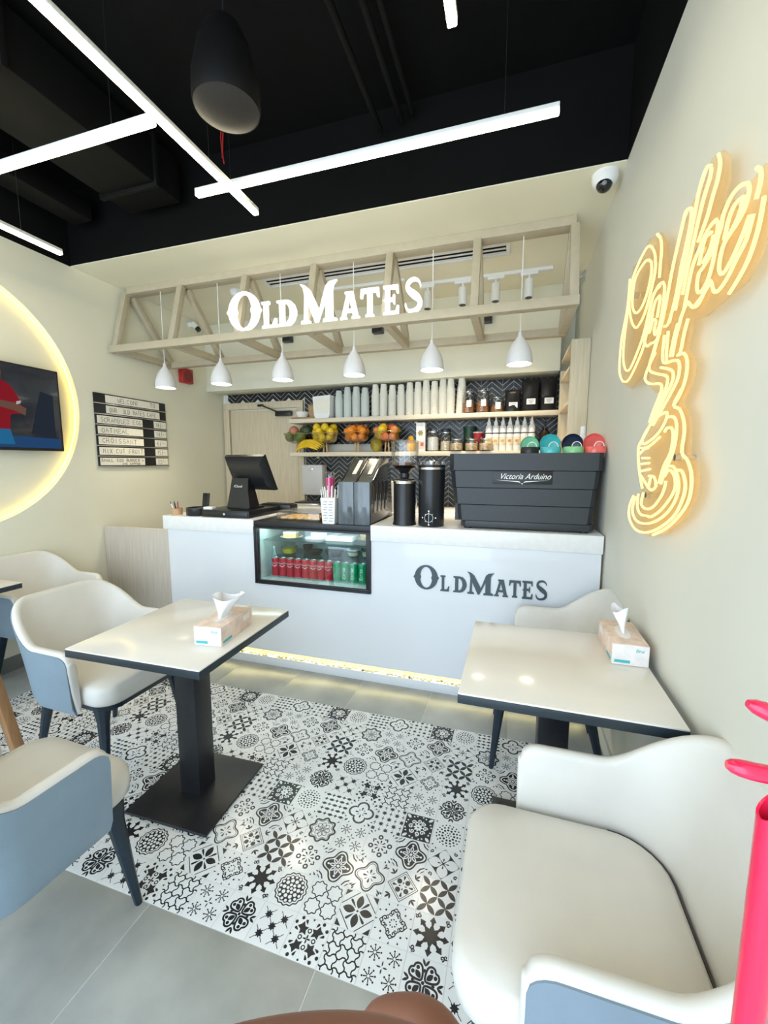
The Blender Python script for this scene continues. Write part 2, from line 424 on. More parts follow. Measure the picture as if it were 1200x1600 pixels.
def darkspiral():
    out = []
    for k in range(8): out += [rot(p, k * H) for p in spiral(.24, 0, .085, 1.3, k, .025)]
    return [(0, [[(.47, .47), (-.47, .47), (-.47, -.47), (.47, -.47)]]), (1, out + sym([petal(.02, 0, 0, .14, .07)], 8) + sym([petal(.30, .30, H, .2, .1), disc(.42, .1, .03, 6), disc(.42, -.1, .03, 6), disc(.38, .2, .03, 6), disc(.38, -.2, .03, 6)]))]
def rosette():
    out = [disc(0, 0, .03, 6)]
    for r, n, s in ((.09, 6, .025), (.19, 11, .04), (.29, 15, .035), (.38, 20, .028)): out += [disc(r * math.cos(2 * PI * k / n), r * math.sin(2 * PI * k / n), s, 7) for k in range(n)]
    return [(0, out + sym([drop(.40, .40, H, .08, .05)]))]
def check():
    out = []
    for i in range(-2, 3):
        for j in range(-2, 3):
            x, y = i * .2, j * .2
            if (i + j) % 2 == 0: out += [[(x + .11, y), (x + .03, y + .05), (x - .03, y + .05), (x - .11, y), (x - .03, y - .05), (x + .03, y - .05)]]
            else: out += [star(x, y, 4, .085, .035, 0)]
    return [(0, out)]
def simplequat():
    return [(0, stroke(polar(lambda t: .27 + .16 * abs(math.cos(2 * t)) ** .8, 64), .035, True) + stroke(polar(lambda t: .24 + .15 * abs(math.cos(2 * t)) ** .8, 64), .014, True) + sym([drop(.05, 0, 0, .16, .06), drop(.05, .05, H, .08, .035)]) + sym([drop(.34, .34, H, .14, .07), drop(.42, .27, .2, .07, .05), drop(.27, .42, 1.35, .07, .05)]))]
MOTIF = [lattice, snow4, hearts, stars8, floralx, petalx, spirals, flake, mandala, starcells,
         quatflower, diamond, leafgrid, circflower, darkquat, circflower, darkquat, fourpetal, octstar, snow4,
         dense, darkspiral, rosette, check, simplequat]
TM = []
for fn in MOTIF:
    b = B(); b.box((0, 0, -.006), (TS - .0016, TS - .0016, .012), 0)
    for layer, polys in fn():
        z = .00025 * (layer + 1)
        for p in polys:
            q = [(max(-.49, min(.49, x)), max(-.49, min(.49, y))) for x, y in p]
            ar = sum(q[i][0] * q[(i + 1) % len(q)][1] - q[(i + 1) % len(q)][0] * q[i][1] for i in range(len(q)))
            if abs(ar) < 1e-6: continue
            if ar < 0: q = q[::-1]
            b.raw([(x * TS, y * TS, z) for x, y in q], [tuple(range(len(q)))], 0 if layer == 1 else 1)
    TM.append(b.done('mosaic_tile', [TILEW, TILEB], 0, recalc=False))
KW = 1.0
for i in range(29):
    for j in range(10):
        x = MX0 + (i + .5) * TS; y = MY0 + (j + .5) * TS
        if x + TS / 2 > XR + .06: continue
        link('mosaic_tile', TM[(j % 5) * 5 + i % 5], floor, (x, y, 0))

# ---- walls
T = .15
def wall(name, x0, x1, y0, y1, z0, z1, m=PAINT):
    return struct(obj(name, B().box(((x0 + x1) / 2, (y0 + y1) / 2, (z0 + z1) / 2), (x1 - x0, y1 - y0, z1 - z0)), m))
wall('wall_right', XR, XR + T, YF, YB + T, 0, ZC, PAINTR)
wall('wall_right_upper', XR, XR + T, YF, YB + T, ZC, ZT, BLACKP)
wall('wall_back', XL - T, XR, YB + .012, YB + T, 0, ZC)
wall('wall_left_backing', XL - T, XL - .055, YF, YB, 0, ZC)
wall('wall_left_upper', XL - T, XL, YF, YB, ZC, ZT, BLACKP)
cy, cz, cr = 1.623, 1.858, .849
# wall skin with the round niche cut out (seen from the room, u runs along +y)
lp = [[(YF, 0), (YB, 0), (YB, ZC), (YF, ZC)], arc(cy, cz, cr, 0, 2 * PI * 95 / 96, 95)]
wl = struct(link('wall_left', shape(lp, .055), None, (XL - .055, 0, 0), (0, 0, PI / 2))); wl.data.materials.append(PAINT)
b = B(); b.loft([(XL - .030, y, z) for y, z in arc(cy, cz, cr - .013, 0, 2 * PI * 95 / 96, 95)], .0055, 6, closed=True)
o = obj('led_ring', b, EM('niche_led', (1, .69, .12), 7)); tag(o, 'glowing yellow LED ring inside the round wall niche around the television', 'led light')
# ceiling: cream over the counter, open black over the seats
struct(obj('ceiling', B().box(((XL + XR) / 2, (YE + YB + T) / 2, ZC + .003), (XR - XL, YB + T - YE, .006)), CEILP))
struct(obj('ceiling_open_black', B().box(((XL + XR) / 2, (YF + YB) / 2, ZT + .05), (XR - XL + 2 * T, YB - YF + 2 * T, .1)), BLACKP))
struct(obj('ceiling_edge', B().box(((XL + XR) / 2, YE + .026, (ZC + .006 + ZT) / 2), (XR - XL, .05, ZT - ZC - .006)), BLACKP))
wall('wall_front_header', XL - T, XR + T, YF - .15, YF, 2.92, ZT)
# ducts and pipes in the black plenum
d = B(); d.box((-2.35, .9, 3.26), (.42, 3.0, .26), bev=.01)
for y in (-.2, .6, 1.4, 2.2): d.box((-2.35, y, 3.26), (.46, .03, .30), bev=.004)
tag(obj('air_duct', d, BLACKD), 'black painted air duct running along the open ceiling at left', 'air duct')
d = B(); d.box((-3.0, 1.1, 3.20), (.18, 2.6, .12), bev=.01)
tag(obj('cable_tray', d, BLACKD), 'black cable tray under the open ceiling beside the left wall', 'cable tray')
for k, x in enumerate((-.78, -.66, -.60)):
    d = B(); d.cyl((x, -1.1, 3.30 + .03 * k), (x, 2.45, 3.30 + .03 * k), .018, n=10)
    for y in (-.6, .4, 1.4): d.cyl((x, y, 3.30 + .03 * k), (x, y, 3.455), .006, n=6)
    tag(obj('ceiling_pipe', d, BLACKD), ['black pipe nearest the speaker under the open ceiling', 'middle one of three black ceiling pipes', 'black ceiling pipe farthest from the speaker'][k], 'pipe', 'pipes under the black ceiling')
# bulkhead over the back shelves
bulk = struct(obj('wall_bulkhead', B().box(((XL + .355) / 2, (3.93 + YB + .01) / 2, (2.225 + ZC) / 2), (.355 - XL, YB + .01 - 3.93, ZC - 2.225), bev=.003), PAINT))
struct(obj('baseboard_right', B().box((XR - .006, (1.0 + 2.44) / 2 - .9, .04), (.012, 3.2, .08), bev=.002), WHITE))
struct(obj('baseboard_left', B().box((XL + .006, .7, .05), (.012, 3.7, .10), bev=.002), M('grey_skirting', (.17, .18, .18), .5, noise=(8, .1, (1, 1, 1)))))
# low ash panel closing the gap between counter and left wall
p = tag(obj('low_panel', B().box((-2.885, 2.61, .455), (.80, .03, .91), bev=.003), WOODG), 'low greyed oak side panel between left wall and white counter', 'panel')

# ---- chevron tiles on the back wall
back = bpy.data.objects['wall_back']
struct(obj('trim_1', B().box(((-2.23 + .36) / 2, YB + .009, 1.55), (2.59, .006, 1.36)), CHEVG, back))
struct(obj('trim_2', B().box(((-3.27 - 2.23) / 2, YB + .009, 2.165), (1.04, .006, .13)), CHEVG, back))
hw, ph, g = .100, .050, .0078
def chev(sg):
    b = B(); h = hw - .0022; s_ = .085 * sg
    z0 = -s_ / 2; z1 = s_ / 2; t = ph - g
    b.prism([(-h / 2, z0 - t / 2), (h / 2, z1 - t / 2), (h / 2, z1 + t / 2), (-h / 2, z0 + t / 2)], -.008, 0, 'y')
    return b.done('chevron_tile', CHEVB, 0)
CM = {1: chev(1), -1: chev(-1)}
spots = []
for i in range(-34, 4):
    x = -.02 + (i + .5) * hw
    if x < -3.24 or x > .34: continue
    for j in range(45):
        z = .94 + j * ph
        lo = .94 if x > -2.23 else 2.11
        if lo - .01 < z < 2.28: spots.append((x, z, 1 if i % 2 else -1))
vis = [s for s in spots if 1.02 < s[1] < 2.24 and not (-1.9 < s[0] < -.45 and s[1] > 1.93) and not (-.42 < s[0] and s[1] < 1.52)]
vis.sort(key=lambda s: (s[0]) ** 2 + (s[1] - 1.5) ** 2)
keep = set(vis[:300]); rest = B()
for s in spots:
    if s in keep: link('chevron_tile', CM[s[2]], back, (s[0], YB + .008, s[1]))
    else: rest.mesh(CM[s[2]], Matrix.Translation((s[0], YB + .008, s[1])))
stuff(obj('chevron_tiling', rest, CHEVB, back, smooth=0))

# ---- door in the back wall
dr = struct(link('door_1', None, None, (-2.76, YB, 0)))
def framebox(b, x0, x1, z0, z1, t, y0, y1, mi=0, bottom=False):
    b.box(((x0 + x1) / 2, (y0 + y1) / 2, z1 - t / 2), (x1 - x0, y1 - y0, t), mi, .002)
    b.box((x0 + t / 2, (y0 + y1) / 2, (z0 + z1 - t) / 2), (t, y1 - y0, z1 - t - z0), mi, .002)
    b.box((x1 - t / 2, (y0 + y1) / 2, (z0 + z1 - t) / 2), (t, y1 - y0, z1 - t - z0), mi, .002)
    if bottom: b.box(((x0 + x1) / 2, (y0 + y1) / 2, z0 + t / 2), (x1 - x0 - 2 * t, y1 - y0, t), mi, .002)
    return b
b = B(); framebox(b, -.51, .53, 0, 2.125, .075, -.03, .012); obj('door_frame', b, WOODL, dr)
obj('door_leaf', B().box((.01, -.004, 1.02), (.87, .02, 2.02), bev=.003), WOODL, dr)
b = B(); b.box((.30, -.045, 1.985), (.20, .045, .055), bev=.006); b.cyl((.24, -.06, 2.0), (.10, -.12, 2.06), .008, n=8); b.cyl((.10, -.12, 2.06), (.02, -.04, 2.08), .008, n=8); b.box((.0, -.035, 2.085), (.07, .02, .025))
obj('door_closer', b, BLKP, dr)

# ---- tall ash cabinet on the right wall
cb = thing('niche_cabinet', 'tall pale ash cabinet with open side niches in the right corner', 'cabinet', (.425, 3.27, 0))
obj('front_panel', B().box((.0, .012, 1.15), (.125, .024, 2.30), bev=.002), WOODL, cb)
obj('back_panel', B().box((.05, .33, 1.15), (.02, .61, 2.30)), WOODL, cb)
obj('rear_panel', B().box((-.01, .635, 1.11), (.115, .02, 2.20)), WOODL, cb)
for z in (.5, .8, 1.1, 1.37, 1.62, 1.87, 2.12, 2.28):
    obj('shelf', B().box((-.012, .325, z), (.104, .60, .022), bev=.001), WOODL, cb)
for k, (y, z, lab) in enumerate(((3.36, 1.881, 'upper niche'), (3.36, 1.631, 'middle niche'), (3.36, 2.131, 'topmost niche'))):
    t = thing('dried_plant', 'small dark dried sprig in a clay pot in the ' + lab + ' of the ash cabinet', 'plant', (.41, y, z))
    obj('pot', B().lathe([(0, 0), (.025, 0), (.032, .05), (.028, .05), (.022, .01), (0, .01)], 14), M('dark_clay', (.12, .06, .035), .7, noise=(30, .2, (1, 1, 1))), t)
    b = B()
    for q in range(7):
        a = q * .9; b.loft([(0, 0, .03), (.01 * math.cos(a), .015 * math.sin(a), .08), (.022 * math.cos(a), .04 * math.sin(a), .13)], [.002, .002, .001], 5)
        b.ell((.022 * math.cos(a), .04 * math.sin(a), .13), (.006, .009, .012), 6, 4)
    obj('sprig', b, M('dried_stem', (.10, .055, .03), .7), t)

# ---- TV
tv = thing('television', 'black wall television showing a sports player inside the round niche', 'television', (XL + .02, 1.787, 1.525), PI / 2)
W, Hh = 1.03, .585
obj('housing', B().box((0, .0, Hh / 2), (W, .045, Hh), bev=.006), BLKP, tv)
obj('wall_bracket', B().box((0, .045, .30), (.3, .05, .3), bev=.004), BLK, tv)
scn = obj('screen', B().box((0, -.0235, Hh / 2 + .004), (W - .03, .002, Hh - .035)), M('screen_glass_dark', (.01, .012, .018), .12, emis=(.02, .03, .05), estr=.25, coat=.4), tv)
def flat(name, polys, mats, y, parent):
    b = B()
    for mi, p in polys: b.raw([(x, y - .0003 * k_, z) for k_, (x, z) in ((mi, q) for q in p)], [tuple(range(len(p)))], mi)
    return obj(name, b, mats, parent, smooth=0)
sc = lambda pts: [(x * .01, z * .01) for x, z in pts]
pic = [(0, sc([(-50, 2), (49, 2), (49, 9), (-50, 12)])),
       (1, sc([(0, 30), (6, 45), (13, 47), (20, 43), (25, 33), (24, 25), (18, 24), (17, 14), (3, 14), (4, 24)])),
       (2, sc([(-2, 29), (4, 31), (10, 29), (20, 27), (27, 24), (28, 29), (22, 32), (10, 33), (0, 35)])),
       (3, sc([(3, 4), (3, 14), (17, 14), (19, 4)])), (2, sc([(8, 47), (9, 53), (12, 55), (15, 52), (14, 46)])),
       (4, sc([(-40, 36), (-12, 44), (-12, 50), (-40, 46)])), (4, sc([(30, 12), (46, 10), (46, 40), (38, 42)])), (5, sc([(22, 33), (25, 34), (24.5, 32), (22, 31)]))]
flat('picture', pic, [EM('tv_pitch_blue', (.05, .16, .42), .35), EM('tv_red', (.55, .03, .05), .38), EM('tv_skin', (.42, .22, .16), .3), EM('tv_shorts_blue', (.05, .35, .75), .35), EM('tv_dark', (.03, .04, .06), .6), EM('tv_white', (.8, .8, .8), .5)], -.0252, scn)

# ---- handwriting (single-stroke letters)
SF = {'A': '0,0 .5,1 1,0|.2,.4 .8,.4', 'B': '0,0 0,1 .7,1 .9,.75 .6,.5 0,.5|.6,.5 1,.25 .7,0 0,0', 'C': '1,.85 .6,1 .15,.8 0,.5 .15,.15 .6,0 1,.15', 'D': '0,0 0,1 .6,1 1,.6 1,.4 .6,0 0,0', 'E': '1,1 0,1 0,0 1,0|0,.5 .8,.5', 'F': '1,1 0,1 0,0|0,.5 .8,.5', 'G': '1,.85 .6,1 .1,.8 0,.4 .2,.05 .7,0 1,.2 1,.45 .6,.45', 'I': '.5,0 .5,1', 'L': '0,1 0,0 1,0', 'M': '0,0 .1,1 .5,.4 .9,1 1,0', 'N': '0,0 0,1 1,0 1,1', 'O': '.5,0 .1,.2 0,.6 .4,1 .8,.9 1,.5 .8,.1 .5,0', 'R': '0,0 0,1 .7,1 .9,.75 .7,.5 0,.5|.5,.5 1,0', 'S': '1,.9 .6,1 .1,.8 .2,.55 .8,.45 .95,.2 .6,0 0,.1', 'T': '0,1 1,1|.5,1 .5,0', 'U': '0,1 .05,.2 .4,0 .8,.1 1,1', 'W': '0,1 .25,0 .5,.6 .75,0 1,1', 'X': '0,0 1,1|0,1 1,0', 'P': '0,0 0,1 .8,1 .95,.75 .7,.5 0,.5',
      '1': '.3,.8 .5,1 .5,0', '2': '.05,.8 .4,1 .9,.85 .85,.6 .05,0 1,0', '4': '.7,0 .7,1 0,.35 1,.35', '5': '.9,1 .2,1 .1,.55 .6,.6 .95,.35 .7,.05 .1,0', '6': '.8,1 .25,.7 .05,.3 .4,0 .85,.15 .8,.5 .2,.45', '/': '.1,-.1 .7,1.1', '-': '.1,.5 .8,.5', '+': '.1,.5 .9,.5|.5,.1 .5,.9'}
def handwrite(b, t, x, z, wd, ht, y, lw, jit=.08, mi=0):
    st = wd / max(1, len(t)); rr = random.Random(t)
    for k, ch in enumerate(t):
        if ch not in SF: continue
        dx, dz = rr.uniform(-jit, jit) * st, rr.uniform(-jit, jit) * ht
        for s_ in SF[ch].split('|'):
            pts = [tuple(map(float, q.split(','))) for q in s_.split()]
            P = [(x + k * st + dx + a * st * .68, z + dz + c * ht) for a, c in pts]
            for q in stroke(P, lw): b.raw([(u, y, v) for u, v in q], [(0, 1, 2, 3)], mi)
    return b
mb = thing('menu_board', 'black letter strip menu board with handwritten white price cards on left wall', 'menu board', (XL + .008, 2.955, 1.405), PI / 2)
obj('board', B().box((0, 0, .304), (.728, .012, .608), bev=.002), BLK, mb)
RH = .608 / 7; CARD = M('white_card', (.83, .80, .70), .45)
rows = [('WELCOME    TO', None), ('OUR  OLD MATES CAFE', None), ('SCRAMBLED EGG', '16/-'), ('OATMEAL', '14/-'), ('CROISSANT', '6/-'), ('MIX CUT FRUIT', '15/-'), ('SMALL EGG BURGER +', '22/-')]
for k, (a, pz) in enumerate(rows):
    z = .608 - (k + .5) * RH
    obj('rail', B().box((0, -.008, z - RH / 2 + .004), (.735, .010, .008), bev=.001), CHROME, mb)
    x0, x1 = (-.265, .285) if pz is None else (-.352, .085)
    c = obj('card', B().box(((x0 + x1) / 2, -.0075, z + .003), (x1 - x0, .003, RH * .72)), CARD, mb)
    b = B(); 
    if k == 6: handwrite(b, a, x0 + .01, z, .42, RH * .28, -.0094, .0045); handwrite(b, 'AND COFFEE', x0 + .2, z - RH * .27, .19, RH * .17, -.0094, .004)
    else: handwrite(b, a, x0 + (.11 if k == 0 else .03), z - RH * .18, (.40 if k == 0 else min(.48 if pz is None else .40, .038 * len(a))), RH * .42, -.0094, .004)
    obj('handwriting', b, INK, c, smooth=0)
    if pz:
        c = obj('price_card', B().box((.284, -.0075, z + .003), (.142, .003, RH * .72)), CARD, mb)
        b = B(); handwrite(b, pz, .235, z - RH * .18, .10, RH * .42, -.0094, .004); obj('handwriting', b, INK, c, smooth=0)

# ---- red alarm bell on left wall
al = thing('alarm_sounder', 'red wall alarm sounder behind the leftmost pendant lamp', 'alarm', (XL + .0, 3.60, 2.33), PI / 2)
RED = M('red_plastic', (.42, .02, .02), .35, noise=(20, .05, (1, 1, 1)))
obj('back_box', B().box((0, -.03, 0), (.15, .06, .15), bev=.012), RED, al)
obj('horn', B().lathe([(0, 0), (.06, 0), (.06, .02), (.045, .03), (.02, .022), (0, .022)], 24, (0, -.062, 0), ax='y'), M('dark_red_plastic', (.2, .015, .015), .4), al).rotation_euler = (0, 0, 0)

# ---- LED bars hanging from the open ceiling
def led_bar(p0, p1, label):
    p0, p1 = Vector(p0), Vector(p1); c = (p0 + p1) / 2
    t = thing('led_bar', label, 'ceiling lamp', c, 0, 'hanging LED bars')
    a, q = p0 - c, p1 - c; n = (q - a).normalized()
    obj('housing', B().beam(a + Vector((0, 0, .012)), q + Vector((0, 0, .012)), .030, .018, bev=.002), M('white_aluminium', (.8, .8, .78), .35), t)
    obj('diffuser', B().beam(a - Vector((0, 0, .005)), q - Vector((0, 0, .005)), .028, .016, bev=.004), LED, t)
    for f in (.12, .88):
        p = a.lerp(q, f); obj('hanging_wire', B().cyl(p + Vector((0, 0, .03)), p + Vector((0, 0, ZT - c.z)), .0015, n=6), CHROME, t)
    return t
ZB = 2.72
led_bar((-1.31, -.9, ZB), (-1.31, 2.0, ZB), 'long glowing LED bar running away from the camera, crossed by two others')
led_bar((-1.545, 1.845, ZB + .042), (.12, 1.845, ZB + .042), 'glowing LED bar across the ceiling above the counter, ending near the right wall')
led_bar((-3.05, 1.385, ZB), (-1.34, 1.385, ZB), 'glowing LED bar from the left edge butting against the long bar')
led_bar((-2.70, .2, ZB), (-2.70, 2.0, ZB), 'short glowing LED bar end beside the left wall over the television')
led_bar((-.215, -.8, ZB), (-.215, 1.37, ZB), 'glowing LED bar end at the top right, ahead of the others')

# ---- pendant speaker
sp = thing('pendant_speaker', 'black bell shaped pendant loudspeaker hanging from the black ceiling', 'speaker', (-1.06, 1.45, 2.74))
obj('shell', B().lathe([(.118, .0), (.122, .03), (.118, .10), (.095, .20), (.06, .27), (.02, .30), (0, .302)], 32), M('black_speaker_shell', (.004, .004, .0045), .45), sp)
obj('grille', B().lathe([(0, -.012), (.06, -.010), (.10, -.004), (.118, .002), (.118, .008), (0, .008)], 32), M('dark_mesh_grille', (.03, .027, .025), .45, noise=(300, .3, (1, 1, 1))), sp)
obj('hanging_wire', B().cyl((0, 0, .30), (0, 0, ZT - 2.74), .004, n=6), BLK, sp)
for k in range(2):
    b = B(); x = -1.465 + .012 * k; b.loft(catmull([(x, 1.95, ZT), (x + .01, 1.95, 3.2), (x - .012, 1.96, 3.08), (x + .008 - .02 * k, 1.95, 2.95 + .03 * k)], 4), .0032, 6)
    tag(obj('red_cable', b, M('red_insulation', (.35, .02, .02), .5)), ['longer loose red cable hanging behind the speaker', 'shorter loose red cable hanging behind the speaker'][k], 'cable', 'loose red cables')

# ---- dome camera
dm = thing('dome_camera', 'white dome security camera in the corner above the neon sign', 'camera', (.405, 2.575, ZC))
obj('base', B().lathe([(0, 0), (.062, 0), (.064, -.02), (.058, -.045), (.044, -.06), (0, -.06)], 28), WHITE, dm)
obj('dome', B().ell((-.004, -.012, -.052), (.040, .040, .042), 20, 12), M('smoked_dome', (.008, .008, .009), .08, coat=.5), dm)
obj('lens', B().ell((-.008, -.046, -.066), (.012, .008, .012), 10, 6), M('lens_glass', (.25, .26, .28), .05), dm)

# ---- slot air diffuser in the cream ceiling
df = thing('slot_diffuser', 'long white slot air diffuser in the cream ceiling behind the truss', 'air diffuser', (-1.05, 3.19, ZC))
b = B(); framebox_z = None
b.box((0, -.077, -.006), (1.96, .026, .012), bev=.002); b.box((0, .077, -.006), (1.96, .026, .012), bev=.002)
for s_ in (-1, 1): b.box((s_ * .966, 0, -.006), (.028, .128, .012), bev=.002)
obj('frame', b, WHITE, df)
obj('slot_back', B().box((0, 0, -.002), (1.91, .13, .003)), BLACKP, df)
for y in (-.052, 0, .052): obj('blade', B().box((0, y, -.005), (1.90, .022, .003), bev=.0005), WHITE, df)

# ---- track light
tk = thing('track_light', 'white track with four cylinder spotlights behind the truss', 'track light', (-.27, 3.58, ZC))
obj('track', B().box((0, 0, -.012), (1.02, .035, .024), bev=.003), WHITE, tk)
for x in (-.46, -.17, .09, .34):
    h = obj('spotlight', B().lathe([(0, 0), (.032, 0), (.034, .01), (.034, .13), (.03, .135), (0, .135)], 20, (x, 0, -.21)), WHITE, tk)
    b = B(); b.box((x, 0, -.034), (.13, .034, .024), bev=.003); b.cyl((x, 0, -.03), (x, 0, -.08), .009, n=10); obj('adapter', b, WHITE, h)
    l = bpy.data.lights.new('track_lamp', 'SPOT'); l.energy = 42; l.spot_size = 1.5; l.spot_blend = .8; l.color = (1, .86, .62); l.shadow_soft_size = .03
    lo = bpy.data.objects.new('track_lamp', l); COL.objects.link(lo); lo.parent = tk; lo.location = (x, 0, -.22)
    obj('lens', B().lathe([(0, .0), (.026, .0), (.026, -.003), (0, -.003)], 16, (x, 0, -.211)), BLKP, h)
tk2 = thing('ceiling_track', 'bare white light track behind the glowing letters', 'track light', (-1.26, 3.45, ZC))
obj('track', B().box((0, 0, -.012), (.74, .035, .024), bev=.003), WHITE, tk2)
sn = tag(obj('motion_sensor', B().lathe([(0, 0), (.05, 0), (.05, -.02), (.04, -.045), (.02, -.055), (0, -.056)], 20, (-2.36, 3.25, ZC)), WHITE), 'small white round ceiling sensor above the first glowing letter', 'sensor')
bc = thing('bullet_camera', 'small white bullet camera with black face on left wall behind truss', 'camera', (XL, 3.72, 2.875), PI / 2)
obj('bracket', B().cyl((0, 0, 0), (0, -.05, .0), .03, n=14), WHITE, bc)
obj('body', B().cyl((.0, -.045, .01), (.012, -.085, -.035), .027, n=16), WHITE, bc)
obj('face', B().cyl((.012, -.085, -.035), (.02, -.105, -.062), .025, n=16), BLKP, bc)
for k, x in enumerate((-2.24, -1.27, -.268)):
    o = thing('bulkhead_speaker', ['leftmost black box on the bulkhead behind the truss', 'middle black box on the bulkhead behind the truss', 'rightmost black box on the bulkhead behind the truss'][k], 'speaker', (x, 3.93, 2.66), 0, 'black boxes on the bulkhead')
    obj('case', B().box((0, -.035, .03), (.10, .07, .06), bev=.004), BLKP, o)
    obj('grille', B().box((0, -.0715, .03), (.085, .003, .046)), BLK, o)
pg = thing('wall_hook', 'small grey plug fitting high on the right wall beside the truss', 'plug', (XR, 3.75, 2.90), -PI / 2)
obj('plate', B().cyl((0, 0, 0), (0, -.012, 0), .035, n=18), M('grey_plastic', (.45, .45, .43), .4), pg)
obj('pin', B().cyl((0, -.012, 0), (0, -.05, -.02), .012, n=12), M('grey_plastic', (.45, .45, .43), .4), pg)

# ---- timber truss
tr = thing('timber_truss', 'beige painted timber truss frame hanging over the counter', 'truss', (-1.47, 2.785, 2.36))
TX = [-3.24, -2.65, -2.03, -1.44, -.86, -.27, .31]
f = lambda p: Vector(p) - Vector((-1.47, 2.785, 2.36))
x0, x1 = XL, .337
def beam(name, a, c, wd, ht, up=(0, 0, 1)): return obj(name, B().beam(f(a), f(c), wd, ht, up=up, bev=.002), TRUSSM, tr)
beam('bottom_beam', (x0 + .01, 2.785, 2.387), (x1, 2.785, 2.387), .06, .055)
beam('bottom_beam', (x0 + .01, 3.395, 2.387), (x1, 3.395, 2.387), .06, .055)
beam('top_beam', (-3.21, 2.96, 2.902), (x1 - .02, 2.96, 2.902), .10, .055)
for x in TX:
    beam('front_strut', (x, 2.80, 2.414), (x, 2.93, 2.876), .05, .05, (1, 0, 0))
    beam('rear_strut', (x, 3.385, 2.414), (x, 2.99, 2.876), .05, .05, (1, 0, 0))
    beam('tie', (x, 2.815, 2.387), (x, 3.365, 2.387), .05, .05)

# ---- pendant lamps
PX = [-2.90, -2.325, -1.75, -1.15, -.568, .015]
LB = ['leftmost white pendant lamp, in front of the red alarm', 'second white pendant lamp from the left end of the truss', 'white pendant lamp hanging under the gap between the words of the glowing sign', 'white pendant lamp in front of the clear plastic cup stacks', 'white pendant lamp in front of the white paper cup stacks', 'rightmost white pendant lamp, above the espresso machine']
SHADE = M('white_lamp_shade', (.72, .72, .74), .4, noise=(10, .01, (1, 1, 1)))
for k, x in enumerate(PX):
    t = thing('pendant_lamp', LB[k], 'pendant lamp', (x, 2.96, 2.085), 0, 'pendant lamps under the truss')
    obj('shade', B().lathe([(.082, 0), (.0845, .015), (.080, .055), (.066, .10), (.044, .14), (.022, .168), (.013, .182), (.011, .205), (0, .207), (0, .20), (.009, .18), (.04, .135), (.062, .098), (.076, .053), (.080, .015), (.079, 0)], 32), SHADE, t)
    obj('bulb', B().lathe([(0, .012), (.03, .008), (.062, .016), (.07, .022), (0, .03)], 24), EM('pendant_glow', (1, .93, .80), 9), t)
    obj('cord', B().cyl((0, 0, .2), (0, 0, 2.876 - 2.085), .003, n=8), WHITE, t)
    l = bpy.data.lights.new('pendant_light', 'SPOT'); l.energy = 19; l.spot_size = 2.0; l.spot_blend = .7; l.color = (1, .86, .62); l.shadow_soft_size = .06
    lo = bpy.data.objects.new('pendant_light', l); COL.objects.link(lo); lo.parent = t; lo.location = (0, 0, -.002)

# ---- decorative lettering
def ell(cx, cy, rx, ry, n=40, a0=0): return [(cx + rx * math.cos(a0 + 2 * PI * k / n), cy + ry * math.sin(a0 + 2 * PI * k / n)) for k in range(n)]
def letterO():
    o = []
    for k in range(72):
        a = 2 * PI * k / 72; o.append((.5 + .45 * math.cos(a), .5 + .5 * math.sin(a)))
    def spike(o, side):
        out = []
        for x, y in o:
            if abs(y - .5) < .07 and (x - .5) * side > 0: x = .5 + side * (.45 + .05 * (1 - abs(y - .5) / .07))
            out.append((x, y))
        return out
    o = spike(spike(o, 1), -1)
    h = []
    for x, y in ell(.5, .5, .235, .43, 56):
        if abs(y - .5) < .05: x = .5 + (x - .5) * (.84 if abs(y - .5) < .02 else .9)
        h.append((x, y))
    return [o, h]
def letterS():
    c = [(.84, .74), (.80, .86), (.62, .945), (.40, .94), (.24, .85), (.22, .71), (.36, .60), (.56, .50), (.76, .39), (.83, .25), (.72, .11), (.50, .05), (.28, .06), (.14, .17), (.12, .28)]
    wd = [.03, .07, .09, .10, .14, .19, .22, .24, .22, .19, .14, .10, .09, .08, .03]
    P = catmull([(x, y, w_) for (x, y), w_ in zip(c, wd)], 4)
    L, R_ = [], []
    for i, p in enumerate(P):
        a, b_ = P[max(0, i - 1)], P[min(len(P) - 1, i + 1)]; d = Vector((b_.x - a.x, b_.y - a.y)).normalized()
        L.append((p.x - d.y * p.z / 2, p.y + d.x * p.z / 2)); R_.append((p.x + d.y * p.z / 2, p.y - d.x * p.z / 2))
    return [L + R_[::-1]]
